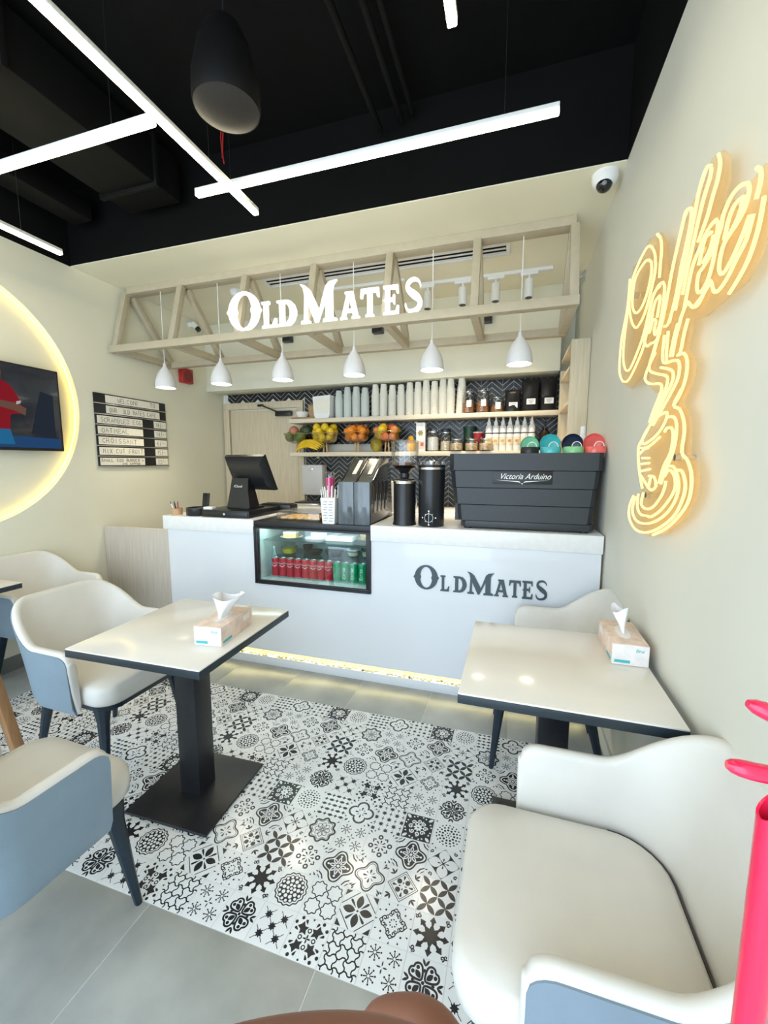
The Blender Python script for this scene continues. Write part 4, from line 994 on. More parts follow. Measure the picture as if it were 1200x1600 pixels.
# paper towel dispenser
pt = thing('towel_dispenser', 'grey white paper towel dispenser on the chevron wall by the door', 'dispenser', (-2.075, YB, 1.07))
obj('housing', B().box((0, -.085, .185), (.25, .13, .33), bev=.018), M('dispenser_grey', (.62, .62, .64), .35), pt)
obj('wall_mount', B().box((0, -.012, .185), (.2, .026, .28)), M('dispenser_grey', (.62, .62, .64), .35), pt)
obj('logo_plate', B().box((-.01, -.151, .30), (.045, .003, .018), bev=.001), CHROME, pt)
obj('towel_slot', B().box((0, -.09, .018), (.20, .06, .012), bev=.003), BLKP, pt)
tl = thing('steel_tray', 'low steel drip tray on the back bench under the towel dispenser', 'tray', (-2.0, 3.86, 1.0))
obj('tray', B().box((0, 0, .015), (.30, .22, .03), bev=.006), CHROME, tl); obj('rack', B().box((0, 0, .036), (.27, .19, .008), bev=.002), BLK, tl)
bb = thing('back_bench', 'white back bench running along the chevron wall', 'bench', (-.93, 3.93, 0))
obj('bench_top', B().box((0, 0, .98), (2.56, .5, .04), bev=.003), WHITET, bb)
for k in range(5): obj('cupboard_door', B().box((-1.024 + .512 * k, -.235, .51), (.505, .02, .88), bev=.003), WOODL, bb)
obj('carcass', B().box((0, .01, .48), (2.54, .46, .95)), WOODL, bb)

# ================================================================ BACK SHELVES
for k, (z, nm) in enumerate(((1.875, 'upper'), (1.528, 'lower'))):
    s_ = thing('wall_shelf', nm + ' long pale wooden wall shelf over the back bench', 'shelf', (-.955, 4.06, z))
    obj('board', B().box((0, 0, 0), (2.63, .25, .042), bev=.003), WOODS, s_)
    for x in (-1.1, 0, 1.1): obj('bracket', B().box((x, .115, -.03), (.03, .02, .02)), WOODS, s_)
ZU, ZL = 1.897, 1.550
# paper cups, nested in stacks
CUPM = M('white_paper_cup', (.84, .82, .74), .55, noise=(20, .02, (1, 1, 1)))
cupme = B().lathe([(0, .0), (.043, .0), (.0445, -.0035), (.043, -.007), (.0385, -.006), (.0285, .095), (.0, .095)][::-1], 18).done('paper_cup', CUPM)
# (cups stand upside down: rim at z=0)
ORD = ['leftmost', 'second', 'third', 'fourth', 'fifth', 'sixth', 'seventh', 'eighth', 'ninth', 'tenth', 'rightmost']
SX = [-1.338, -1.255, -1.165, -1.072, -.985, -.905, -.823, -.742, -.662, -.588, -.497]
SN = [15, 15, 14, 14, 15, 15, 16, 15, 16, 16, 17]
rr = random.Random(4)
for k, (x, n) in enumerate(zip(SX, SN)):
    lean = .0008 if k == 10 else rr.uniform(-.0002, .0002)
    for i in range(n):
        o = link('paper_cup', cupme, None, (x + lean * i, 4.03 + rr.uniform(-.001, .001), ZU + .0085 + i * .0152))
        tag(o, 'white paper cup nested in the ' + ORD[k] + ' of the eleven white cup stacks', 'cup', ORD[k] + ' white paper cup stack')
PETM = M('clear_green_plastic', (.84, .90, .87), .08, trans=.3, ior=1.3)
petme = B().lathe([(.0425, .0), (.044, .0), (.044, .004), (.030, .105), (.0, .105), (.0, .104), (.029, .104), (.0425, .004)], 18, closed=False).done('plastic_cup', PETM)
for k, (x, n) in enumerate(((-1.735, 12), (-1.64, 14), (-1.545, 14), (-1.45, 13))):
    for i in range(n):
        tag(link('plastic_cup', petme, None, (x, 4.03, ZU + .0002 + i * .0155)), 'clear greenish plastic cup nested in the ' + ['leftmost', 'second', 'third', 'rightmost'][k] + ' of four clear cup stacks', 'cup', ['leftmost', 'second', 'third', 'rightmost'][k] + ' clear plastic cup stack')
# boards and boxes left of the cups
t = tag(obj('wooden_board', B().box((0, 0, .008), (.34, .18, .016), bev=.003), M('dark_oak', (.34, .21, .10), .5, noise=(8, .2, (2, 14, 14))), loc=(-2.08, 4.04, ZU)), 'brown wooden serving board lying at the left end of the upper shelf', 'board')
t = tag(obj('white_bowl', B().lathe([(0, 0), (.05, 0), (.075, .06), (.072, .06), (.047, .004), (0, .004)], 24), CER, loc=(-2.16, 4.03, ZU + .0165)), 'white bowl standing on the wooden serving board', 'bowl')
t = thing('takeaway_box', 'kraft brown takeaway box behind the large white box on the upper shelf', 'box', (-2.02, 4.08, ZU + .0165))
obj('box', B().prism([(-.06, 0), (.06, 0), (.075, .13), (-.075, .13)], -.05, .05, 'y', bev=.003), M('kraft_card', (.45, .30, .15), .7, noise=(20, .1, (1, 1, 1))), t)
obj('flap', B().box((0, -.02, .135), (.14, .10, .006), bev=.002), MATS['kraft_card'], t)
t = thing('takeaway_box', 'large white tapered takeaway box stack at the left of the upper shelf', 'box', (-1.875, 4.0, ZU))
b = B(); b.grid([[(-.09, -.06, 0), (.055, -.06, 0), (.055, .06, 0), (-.09, .06, 0)], [(-.10, -.07, .03), (.075, -.07, .03), (.075, .07, .03), (-.10, .07, .03)], [(-.11, -.075, .215), (.085, -.075, .225), (.085, .075, .225), (-.11, .075, .215)]], closed_v=True, caps=True)
obj('box', b, PAPER, t); obj('label_panel', B().box((-.012, -.0765, .12), (.15, .002, .14)), CARD, t)
# jars
def jar(label, x, y, z, r, h, fill, fh, parent_group=None, lidm=None):
    t = thing('glass_jar', label, 'jar', (x, y, z), 0, parent_group)
    obj('glass', B().lathe([(0, 0), (r * .95, 0), (r, .006), (r, h * .68), (r * .78, h * .78), (r * .78, h * .84), (r * .75, h * .84), (r * .75, h * .77), (r * .96, h * .67), (r * .96, .008), (0, .005)], 24), GLS, t)
    obj('contents', B().lathe([(0, .008), (r * .94, .009), (r * .94, h * fh), (r * .6, h * fh + .006), (0, h * fh + .004)], 20), fill, t)
    obj('lid', B().lathe([(0, h * .84), (r * .86, h * .84), (r * .88, h * .88), (r * .80, h * .97), (r * .3, h), (0, h)], 24), lidm or GLS, t)
    obj('clasp', B().lathe([(r * .80, h * .80), (r * .83, h * .80), (r * .83, h * .83), (r * .80, h * .83)], 24, closed=True), CHROME, t)
    return t
SPICE = M('brown_spice', (.30, .12, .035), .7, noise=(90, .5, (1, 1, 1)))
for x, h, lb in ((-.420, .215, 'clip-top glass jar of brown spice nearest the white cup stacks'), (-.290, .22, 'middle glass jar of brown spice on the upper shelf'), (-.160, .145, 'short glass jar of brown spice beside the black coffee bags')):
    t = jar(lb, x, 4.02, ZU, .063, h * 1.1, SPICE, .40)
    obj('paper_label', B().box((.012, -.0632, h * .40), (.045, .002, .06)), CARD, t)
# coffee bags
BAGM = M('black_foil_bag', (.012, .012, .014), .28, noise=(12, .4, (1, 1, 1)), bump=(25, .6))
for k, (x, wd, h, lb) in enumerate(((-.022, .135, .20, 'short black coffee bag beside the glass jars'), (.129, .152, .285, 'tall black coffee bag standing between two other black bags'), (.279, .145, .29, 'tall black coffee bag at the right end of the upper shelf'))):
    t = thing('coffee_bag', lb, 'bag', (x, 4.03, ZU), 0, 'black coffee bags')
    rows_ = []
    for q in range(9):
        u = q / 8; dp = .045 * (1 - u) ** .6 + .004; w2 = wd / 2 * (1 + .03 * math.sin(u * 7 + k)); z = u * h
        rows_.append([(-w2, 0, z), (-w2 * .8, -dp, z), (0, -dp * (1 + .25 * math.sin(9 * u + k)), z), (w2 * .8, -dp * .9, z), (w2, 0, z), (w2 * .8, dp, z), (0, dp, z), (-w2 * .8, dp, z)])
    obj('pouch', B().grid(rows_, closed_v=True, caps=True), BAGM, t, smooth=70)
    lab = obj('label_sticker', B().box((.004, -.043 + .014 * (h > .25) * 0, h * .30), (.075, .004, .05)), PAPER, t)
    b = B()
    for r_ in range(3): b.box((.004, -.0455, h * .30 + .012 - .012 * r_), (.05 - .012 * r_, .0012, .003))
    obj('printed_line', b, INK, lab)
# ---- lower shelf: fruit baskets
WIRE = M('clear_bowl_rim', (.55, .42, .22), .25, .4)
def basket(label, x, r, y=4.02, zb=.095, h=.10):
    t = thing('fruit_bowl', label, 'fruit bowl', (x, y, ZL), 0, 'pedestal fruit bowls')
    for s_ in (-1, 1): obj('leg', B().beam((s_ * .020, 0, 0), (s_ * .014, 0, zb + .002), .016, .012, bev=.002, up=(0, 1, 0)), GOLD, t)
    b = B()
    obj('bowl', b.lathe([(0, zb), (r * .42, zb), (r * .78, zb + h * .35), (r, zb + h), (r * .985, zb + h), (r * .76, zb + h * .36), (r * .40, zb + .004), (0, zb + .004)], 28), GLS, t)
    obj('rim', B().loft([(r * math.cos(a), r * math.sin(a), zb + h) for a in [2 * PI * k / 28 for k in range(28)]], .003, 6, closed=True), WIRE, t)
    return t
def fruitmat(n, c): return M(n, c, .42, noise=(14, .16, (1, 1, 1)), bump=(120, .15))
ORA, LEM, APP, MAN, MANR = fruitmat('orange_skin', (.86, .28, .015)), fruitmat('lemon_skin', (.72, .50, .02)), fruitmat('red_apple_skin', (.62, .14, .05)), fruitmat('green_mango_skin', (.10, .16, .03)), fruitmat('pink_mango_skin', (.52, .20, .14))
STEM = M('fruit_stem', (.10, .07, .02), .7)
def fruit(name, label, cat, p, r, m, group, elong=1, rx=0, rz=0):
    R = Matrix.Rotation(rz, 4, 'Z') @ Matrix.Rotation(rx, 4, 'X')
    t = thing(name, label, cat, p, 0, group)
    obj('flesh', B().ell((0, 0, 0), (r, r, r * elong), 14, 9, R=R), m, t)
    a = R @ Vector((0, 0, r * elong * .97)); c = R @ Vector((0, 0, r * elong * 1.1)); obj('stem', B().cyl(a, c, .003, .002, n=6), STEM, t)
def pile(x, y, z0, r, fr_, lay, name, label, m, cat, group, elong=1):
    rr = random.Random(int(x * 1000)); n = 0
    for ring, (cnt, rad, dz) in enumerate(lay):
        for k in range(cnt):
            a = 2 * PI * k / cnt + ring * .5 - 1.57
            mm = m if not isinstance(m, list) else m[n % len(m)]; n += 1
            lb = label if isinstance(label, str) else label[m.index(mm)]; nm = name if isinstance(name, str) else name[m.index(mm)]; ca = cat if isinstance(cat, str) else cat[m.index(mm)]; gp = group if isinstance(group, str) else group[m.index(mm)]
            fruit(nm, lb, ca, (x + rad * math.cos(a), y + rad * math.sin(a), z0 + dz), fr_ * rr.uniform(.94, 1.04), mm, gp, elong, rr.uniform(-1.2, 1.2), rr.uniform(0, 6))
basket('pedestal glass bowl of yellow lemons above the bananas', -1.895, .165)
pile(-1.895, 4.02, ZL + .15, .16, .041, [(6, .085, 0), (1, 0, -.01), (5, .105, .06), (3, .045, .075), (4, .085, .105)], 'lemon', 'yellow lemon piled in the pedestal bowl above the bananas', LEM, 'lemon', 'lemons in the bowl', 1.12)
basket('pedestal glass bowl of oranges in the middle of the lower shelf', -1.54, .155)
pile(-1.54, 4.02, ZL + .15, .16, .042, [(6, .082, 0), (1, 0, -.01), (5, .100, .06), (3, .045, .08)], 'orange', 'bright orange piled in the middle pedestal bowl', ORA, 'orange', 'oranges in the bowl')
for k in range(5): fruit('plum', 'small dusky plum on top of the bowl of oranges', 'plum', (-1.63 + .045 * k, 4.05 + .02 * (k % 2), ZL + .262), .024, fruitmat('plum_skin', (.28, .13, .10)), 'plums on the oranges')
basket('pedestal glass bowl of red apples and yellow fruit beside the bean hopper', -1.215, .160)
pile(-1.215, 4.02, ZL + .15, .16, .043, [(6, .085, 0), (1, 0, -.01), (5, .105, .062), (3, .05, .085)], ['apple', 'nectarine', 'yellow_pear'], ['red apple in the mixed fruit bowl beside the hopper', 'orange red nectarine in the mixed fruit bowl', 'yellow pear in the mixed fruit bowl'], [APP, fruitmat('nectarine_skin', (.72, .25, .06)), LEM], ['apple', 'nectarine', 'pear'], ['red apples in the mixed bowl', 'nectarines in the mixed bowl', 'yellow pears in the mixed bowl'])
basket('pedestal glass bowl of green mangoes at the left end of the lower shelf', -2.215, .150)
for k, (dx, dy, dz, m, lb) in enumerate(((-.075, -.03, .155, MAN, 'left large green mango in the leftmost fruit bowl'), (.05, -.045, .155, MAN, 'front right dark green mango in the leftmost fruit bowl'), (.01, .07, .16, MAN, 'rear green mango in the leftmost fruit bowl'), (-.04, -.01, .215, MANR, 'pink flushed mango lying on top of the leftmost fruit bowl'), (.085, .02, .215, fruitmat('dark_avocado', (.05, .075, .03)), 'dark avocado on top at the right of the leftmost fruit bowl'))):
    fruit('mango' if 'mango' in lb else 'avocado', lb, 'mango' if 'mango' in lb else 'avocado', (-2.215 + dx, 4.02 + dy, ZL + dz + .01), .055, m, 'mangoes in the leftmost bowl', 1.25, 1.4, .6 + k)
bn = thing('banana_bunch', 'bunch of yellow bananas lying on the lower shelf under the bowls', 'bananas', (-2.06, 3.965, ZL))
for k in range(5):
    pts = [(-.12 + .24 * i / 8, -.012 - .022 * k * .4 + .0 * i, .022 + .018 * k * .9 + .045 * math.sin(PI * i / 8)) for i in range(9)]
    pts = [(x + .012 * k * (1 if x > 0 else .2), -.03 + .02 * k + y, min(z, .115)) for x, y, z in pts]
    obj('banana', B().loft(pts, [.006, .013, .018, .020, .0205, .020, .018, .013, .005], 9), fruitmat('banana_skin', (.80, .52, .02)), bn)
obj('stalk', B().cyl((.12, .01, .05), (.17, .02, .075), .014, .010, n=8), fruitmat('banana_stalk', (.35, .30, .05)), bn)
pp = thing('papaya', 'mottled green yellow papaya standing on the lower shelf under the apple bowl', 'papaya', (-1.315, 3.975, ZL))
obj('flesh', B().lathe([(0, 0), (.03, .004), (.056, .035), (.062, .07), (.05, .115), (.025, .14), (0, .145)], 20), M('papaya_skin', (.32, .25, .03), .4, noise=(10, .6, (1, 1, 1))), pp)
obj('stem', B().cyl((0, 0, .143), (0, 0, .155), .006, n=8), STEM, pp)
tag(obj('serving_tray', B().box((0, 0, .045), (.62, .03, .085), bev=.004), M('grey_white_enamel', (.55, .54, .50), .4), loc=(-1.62, 4.15, ZL)), 'grey white tray leaning behind the fruit bowl stands', 'tray')
o = thing('pear', 'orange and green pear standing on the lid of the bean hopper', 'pear', (-.960, 3.98, ZL + .0))
obj('flesh', B().lathe([(0, 0), (.035, .003), (.052, .04), (.048, .07), (.03, .11), (.022, .145), (0, .155)], 20), M('pear_skin', (.78, .36, .02), .4, noise=(5, .5, (1, 1, .5))), o)
obj('stem', B().cyl((0, 0, .153), (.006, 0, .18), .003, n=6), STEM, o)
o['label'] = 'orange yellow pear standing behind the bean hopper on the lower shelf'
cbx = thing('card_box', 'tall white carton with a flower print on the lower shelf', 'box', (-.862, 4.0, ZL))
obj('carton', B().box((0, 0, .137), (.088, .07, .274), bev=.002), PAPER, cbx)
b = B()
for k in range(6): b.raw([(.0 + x, -.0354, .175 + z) for x, z in petal(0, 0, k * PI / 3, .032, .022)], [tuple(range(12))], 0)
b.raw([(x, -.0357, .175 + z) for x, z in disc(0, 0, .009, 10)], [tuple(range(10))], 1); b.raw([(-.036, -.0354, .02), (.036, -.0354, .02), (.036, -.0354, .10), (-.036, -.0354, .10)], [(0, 1, 2, 3)], 2); b.raw([(.0, -.0357, .05), (.03, -.0357, .05), (.03, -.0357, .085), (.0, -.0357, .085)], [(0, 1, 2, 3)], 3)
obj('flower_print', b, [M('olive_print', (.50, .46, .18), .6), M('ochre_print', (.6, .35, .08), .6), M('blush_print', (.75, .58, .5), .6), M('red_print', (.6, .15, .08), .6)], cbx, smooth=0)
SUG, OAT, NUT = M('white_sugar', (.80, .79, .74), .8, noise=(90, .05, (1, 1, 1))), M('rolled_oats', (.66, .56, .40), .8, noise=(70, .35, (1, 1, 1))), M('beige_nuts', (.62, .46, .26), .8, noise=(60, .4, (1, 1, 1)))
jar('tall glass jar of white sugar right of the white carton', -.745, 4.0, ZL, .058, .225, SUG, .58)
jar('tall glass jar of oats with a dark lid next to the sugar jar', -.625, 4.02, ZL, .055, .215, OAT, .42, None, M('dark_jar_lid', (.02, .025, .04), .3))
for x, lb in ((-.515, 'leftmost of the three low glass jars of nuts'), (-.375, 'middle one of the three low glass jars of nuts'), (-.248, 'rightmost low glass jar of nuts, in front of the white bottles')): jar(lb, x, 3.965, ZL, .064, .13, NUT, .5, 'low nut jars')
o = thing('drink_cup', 'red and white drink cup with lid behind the low jars', 'cup', (-.325, 4.085, ZL))
obj('cup', B().lathe([(0, 0), (.035, 0), (.048, .17), (.045, .17), (.033, .004), (0, .004)], 22), M('red_cup', (.55, .02, .03), .4), o)
obj('lid', B().lathe([(0, .17), (.05, .17), (.05, .18), (0, .184)], 22), PAPER, o)
o = thing('storage_tin', 'dark green tin at the back of the lower shelf left of the white bottles', 'tin', (-.41, 4.12, ZL))
obj('body', B().lathe([(0, 0), (.06, 0), (.06, .20), (0, .20)], 24), M('dark_green_tin', (.012, .05, .03), .4), o); obj('lid', B().lathe([(.0, .201), (.063, .201), (.063, .235), (0, .24)], 24), M('dark_green_tin', (.012, .05, .03), .4), o)
BO = ['leftmost', 'second', 'third', 'middle', 'fifth', 'sixth', 'rightmost']
TINT = [(.55, .5, .1), (.6, .35, .12), (.45, .4, .2), (.55, .15, .05), (.55, .25, .05), (.4, .4, .2), (.5, .3, .1)]
for k in range(7):
    t = thing('syrup_bottle', 'white nozzle topped sauce bottle, ' + BO[k] + ' of the seven on the lower shelf', 'bottle', (-.225 + .0625 * k, 4.01, ZL), 0, 'white sauce bottles')
    obj('body', B().lathe([(0, 0), (.029, 0), (.031, .006), (.031, .20), (.027, .225), (.016, .235), (0, .235)], 22), WHITE, t)
    obj('nozzle', B().lathe([(0, .235), (.019, .235), (.018, .255), (.008, .285), (.004, .318), (0, .318)], 18), WHITE, t)
    b = B(); b.lathe([(.0312, .155), (.0316, .155), (.0316, .165), (.0312, .165)], 22, closed=True); obj('printed_band', b, INK, t)
    b = B(); b.lathe([(.0312, .05), (.0316, .05), (.0316, .125), (.0312, .125)], 22, closed=True); obj('printed_label', b, M('label_tint', (.72, .62, .48), .5, noise=(30, .35, (1, 1, 1))), t)
    me = B()
    for q in (disc(0, .09, .014, 10),): me.raw([(x, -.0005, z) for x, z in q], [tuple(range(10))])
    m2 = me.done('fruit_print', M('fruit_print_%d' % k, TINT[k], .5), 0); wrap(m2, .0318); link('fruit_print', m2, t)
o = thing('pump_bottle', 'dark brown pump bottle at the right of the white sauce bottles', 'bottle', (.262, 4.02, ZL))
obj('body', B().lathe([(0, 0), (.045, 0), (.048, .01), (.048, .15), (.02, .19), (0, .19)], 24), M('dark_syrup', (.02, .012, .008), .2), o)
b = B(); b.cyl((0, 0, .19), (0, 0, .245), .008, n=10); b.lathe([(0, .19), (.022, .19), (.022, .21), (0, .21)], 18); b.box((0, -.02, .25), (.016, .06, .012), bev=.003); obj('pump', b, BLKP, o)
o = thing('pump_bottle', 'white spray bottle peeking out behind the coral saucer', 'bottle', (.400, 2.80, Z + .4935 - .05))
obj('body', B().lathe([(0, 0), (.022, 0), (.022, .10), (.012, .12), (0, .12)], 18), WHITE, o); obj('cap', B().lathe([(0, .12), (.016, .12), (.016, .165), (0, .168)], 16), WHITE, o)

# ================================================================ NEON COFFEE SIGN ON THE RIGHT WALL
NEON=['1.714,2.123 1.719,2.144 1.741,2.172 1.773,2.199 1.822,2.222 1.879,2.222 1.939,2.213 2.007,2.191 2.037,2.143 2.036,2.082 1.981,2.011 1.916,1.968 1.864,1.964 1.798,1.984 1.744,2.034 1.71,2.084 1.709,2.12',
'1.76,2.142 1.81,2.172 1.881,2.182 1.968,2.172 1.995,2.12 1.982,2.067 1.931,2.028 1.877,2.018 1.82,2.029 1.772,2.061 1.75,2.104 1.76,2.142',
'2.06,2.205 2.059,2.143 2.079,2.073 2.137,1.991 2.149,1.912 2.14,1.847 2.085,1.8 2.016,1.779 1.95,1.782 1.864,1.816 1.789,1.858 1.748,1.92 1.743,1.963 1.716,2.005 1.662,2.025 1.615,2.019',
'2.038,2.121 2.07,2.039 2.089,1.966 2.087,1.897 2.049,1.845 1.997,1.82 1.94,1.825 1.841,1.874 1.791,1.912 1.757,1.955 1.726,2.002',
'1.615,2.019 1.592,1.996 1.592,1.958 1.601,1.917 1.62,1.884 1.654,1.867 1.669,1.89 1.654,1.91 1.688,1.927 1.705,1.913 1.726,1.894 1.742,1.937 1.732,1.985 1.699,2.018 1.642,2.017',
'1.634,1.985 1.681,1.983 1.703,1.95 1.707,1.914',
'1.629,1.98 1.636,1.952 1.647,1.92',
'1.785,1.887 1.743,1.853 1.7,1.851 1.648,1.844 1.605,1.859',
'1.417,2.133 1.452,2.144 1.473,2.119 1.5,2.076 1.528,2.03 1.548,1.982 1.568,1.931 1.599,1.874 1.645,1.817 1.665,1.794',
'1.412,2.13 1.409,2.096 1.43,2.044 1.456,2 1.478,1.935 1.507,1.889 1.521,1.866',
'1.563,1.867 1.529,1.866 1.492,1.909 1.456,1.974 1.426,2.025',
'1.304,2.169 1.327,2.18 1.349,2.17 1.372,2.14 1.386,2.099 1.407,2.048 1.434,1.981 1.459,1.931 1.477,1.886',
'1.3,2.161 1.302,2.142 1.33,2.113 1.357,2.069 1.378,2.025 1.406,1.969 1.428,1.912',
'1.263,2.168 1.249,2.139 1.257,2.107 1.277,2.083 1.297,2.052 1.326,2.027 1.345,2.013',
'1.244,2.014 1.27,2.016 1.302,2.009 1.333,1.989 1.366,1.967 1.383,1.937 1.395,1.9 1.408,1.864',
'1.244,2.014 1.231,1.994 1.24,1.963 1.261,1.942 1.299,1.93 1.323,1.925 1.328,1.897 1.317,1.878 1.294,1.873 1.263,1.886 1.243,1.915 1.228,1.962 1.214,1.982 1.207,2.005 1.178,2.025 1.142,2.026 1.106,2.012 1.095,1.992 1.106,1.966 1.132,1.951 1.172,1.941 1.193,1.932 1.203,1.911 1.204,1.887 1.189,1.87 1.169,1.87 1.135,1.888 1.102,1.916 1.083,1.939',
'1.266,1.997 1.3,2 1.315,1.975 1.328,1.948',
'1.251,1.984 1.264,1.958 1.302,1.943',
'1.116,1.992 1.152,1.998 1.175,1.983 1.186,1.958 1.189,1.944 1.162,1.946 1.13,1.964 1.116,1.992',
'1.326,1.851 1.284,1.86 1.248,1.878 1.223,1.846 1.197,1.837 1.159,1.848 1.122,1.873 1.088,1.895 1.069,1.934',
'1.072,2.02 1.055,2.004 1.053,1.983 1.063,1.958',
'1.034,1.946 1.035,1.931 1.044,1.892 1.07,1.85 1.108,1.825 1.141,1.81',
'1.713,2.211 1.669,2.174 1.652,2.128 1.655,2.092 1.654,2.049',
'1.254,1.871 1.283,1.859 1.308,1.845 1.344,1.85 1.38,1.875 1.393,1.874 1.422,1.853 1.432,1.836 1.454,1.802 1.472,1.753',
'1.371,1.829 1.39,1.797 1.407,1.753 1.427,1.747 1.384,1.742 1.353,1.717 1.35,1.674 1.381,1.633 1.425,1.607',
'1.447,1.84 1.469,1.807 1.489,1.757',
'1.557,1.839 1.562,1.788 1.545,1.752 1.47,1.741 1.423,1.731 1.405,1.711 1.412,1.678 1.463,1.643 1.529,1.606 1.602,1.565',
'1.524,1.841 1.526,1.78 1.52,1.753',
'1.569,1.743 1.48,1.718 1.449,1.698 1.462,1.671 1.511,1.642 1.557,1.612 1.613,1.572',
'1.615,1.862 1.661,1.813 1.693,1.779 1.677,1.753 1.583,1.725 1.509,1.705 1.496,1.682 1.53,1.647 1.584,1.613 1.624,1.576',
'1.639,1.804 1.721,1.762 1.731,1.734 1.666,1.709 1.566,1.692 1.544,1.673 1.565,1.65 1.605,1.618 1.645,1.578',
'1.376,1.644 1.427,1.607 1.379,1.59 1.344,1.559 1.329,1.523 1.335,1.469 1.293,1.447 1.261,1.416 1.252,1.373 1.268,1.333 1.327,1.288 1.41,1.245 1.519,1.208',
'1.481,1.593 1.542,1.591 1.626,1.57 1.685,1.544 1.714,1.521 1.699,1.506 1.613,1.516 1.53,1.54 1.477,1.575 1.481,1.593',
'1.477,1.578 1.419,1.572 1.392,1.55 1.389,1.505 1.41,1.46 1.456,1.412 1.483,1.375',
'1.484,1.534 1.47,1.544 1.428,1.541 1.411,1.517 1.42,1.471 1.469,1.43 1.501,1.377',
'1.626,1.573 1.694,1.534 1.752,1.501 1.745,1.45 1.714,1.4 1.672,1.351',
'1.744,1.494 1.639,1.494 1.526,1.521',
'1.732,1.472 1.683,1.488 1.638,1.49',
'1.698,1.457 1.619,1.456',
'1.705,1.436 1.615,1.439',
'1.693,1.411 1.6,1.419',
'1.694,1.393 1.63,1.367 1.573,1.35 1.527,1.366 1.553,1.394 1.605,1.396',
'1.584,1.396 1.606,1.355',
'1.776,1.315 1.82,1.272 1.816,1.229 1.747,1.2 1.657,1.196 1.55,1.213 1.436,1.25 1.343,1.297 1.298,1.349 1.292,1.384 1.319,1.415 1.349,1.42',
'1.749,1.313 1.777,1.265 1.742,1.235 1.665,1.227 1.547,1.243 1.435,1.28 1.364,1.324 1.337,1.368 1.352,1.403 1.387,1.428 1.435,1.43',
'1.714,1.327 1.716,1.283 1.673,1.258 1.594,1.261 1.552,1.263 1.464,1.295 1.384,1.345 1.361,1.378 1.383,1.408 1.425,1.419 1.454,1.4',
'1.656,1.335 1.67,1.294 1.61,1.283 1.54,1.297 1.474,1.335 1.446,1.367 1.442,1.386']
BOARD='2.169,1.909 2.113,1.787 1.964,1.743 1.834,1.761 1.753,1.786 1.727,1.712 1.648,1.676 1.577,1.672 1.614,1.616 1.732,1.516 1.775,1.495 1.729,1.377 1.713,1.345 1.799,1.288 1.837,1.221 1.755,1.185 1.613,1.188 1.433,1.228 1.32,1.283 1.253,1.347 1.249,1.404 1.277,1.442 1.329,1.47 1.322,1.514 1.347,1.571 1.374,1.591 1.415,1.607 1.357,1.637 1.333,1.683 1.349,1.72 1.4,1.752 1.372,1.827 1.289,1.809 1.214,1.812 1.101,1.818 1.054,1.847 1.032,1.907 1.004,1.946 1.023,1.998 1.07,2.024 1.133,2.022 1.173,1.996 1.203,2.032 1.242,2.047 1.259,2.032 1.23,2.093 1.241,2.15 1.28,2.185 1.334,2.203 1.39,2.16 1.433,2.168 1.494,2.139 1.537,2.062 1.588,2.051 1.621,2.046 1.652,2.153 1.724,2.222 1.853,2.259 1.973,2.244 2.068,2.254 2.136,2.118 2.164,2.019'
XN = .449
nn = thing('neon_sign', 'glowing yellow neon Coffee sign with a steaming cup on the right wall', 'neon sign', (XN, 1.5, 1.8))
pr = lambda s_: [tuple(map(float, q.split(','))) for q in s_.split()]
pts = [(y - 1.5, z - 1.8) for y, z in pr(BOARD)]
me = shape([pts], .006)      # board outline in the wall plane (u = along y)
for v in me.vertices: x, y, z = v.co; v.co = (-y + .004, x, z)
def ACRYL():
    m = bpy.data.materials.new('glow_tinted_acrylic'); m.use_nodes = True; nt = m.node_tree; nt.nodes.clear()
    t = nt.nodes.new('ShaderNodeBsdfTransparent'); t.inputs[0].default_value = (1, .93, .80, 1)
    d_ = nt.nodes.new('ShaderNodeBsdfDiffuse'); d_.inputs[0].default_value = (.8, .62, .38, 1)  # orange glow around the tubes put into the board colour
    mx = nt.nodes.new('ShaderNodeMixShader'); mx.inputs[0].default_value = .22
    o = nt.nodes.new('ShaderNodeOutputMaterial'); nt.links.new(t.outputs[0], mx.inputs[1]); nt.links.new(d_.outputs[0], mx.inputs[2]); nt.links.new(mx.outputs[0], o.inputs[0]); return m
me.materials.append(ACRYL()); link('acrylic_board', me, nn)
NEO = EM('neon_or_lit_edge', (1, .69, .26), 2.2)
for s_ in NEON:  # mostly tubes; some outer strokes are lit board edges, built as glowing tubes
    P = catmull([(-.008, y - 1.5, z - 1.8) for y, z in pr(s_)], 3)
    obj('neon_or_lit_edge', B().loft(P, .0042, 6), NEO, nn, smooth=60)
for y, z in ((1.379, 1.455), (1.345, 1.99), (1.62, 1.33), (1.95, 2.10)):
    b = B(); b.cyl((.0095, y - 1.5, z - 1.8), (XR - XN, y - 1.5, z - 1.8), .008, n=14); b.cyl((-.010, y - 1.5, z - 1.8), (.004, y - 1.5, z - 1.8), .010, n=14); obj('standoff', b, CHROME, nn)

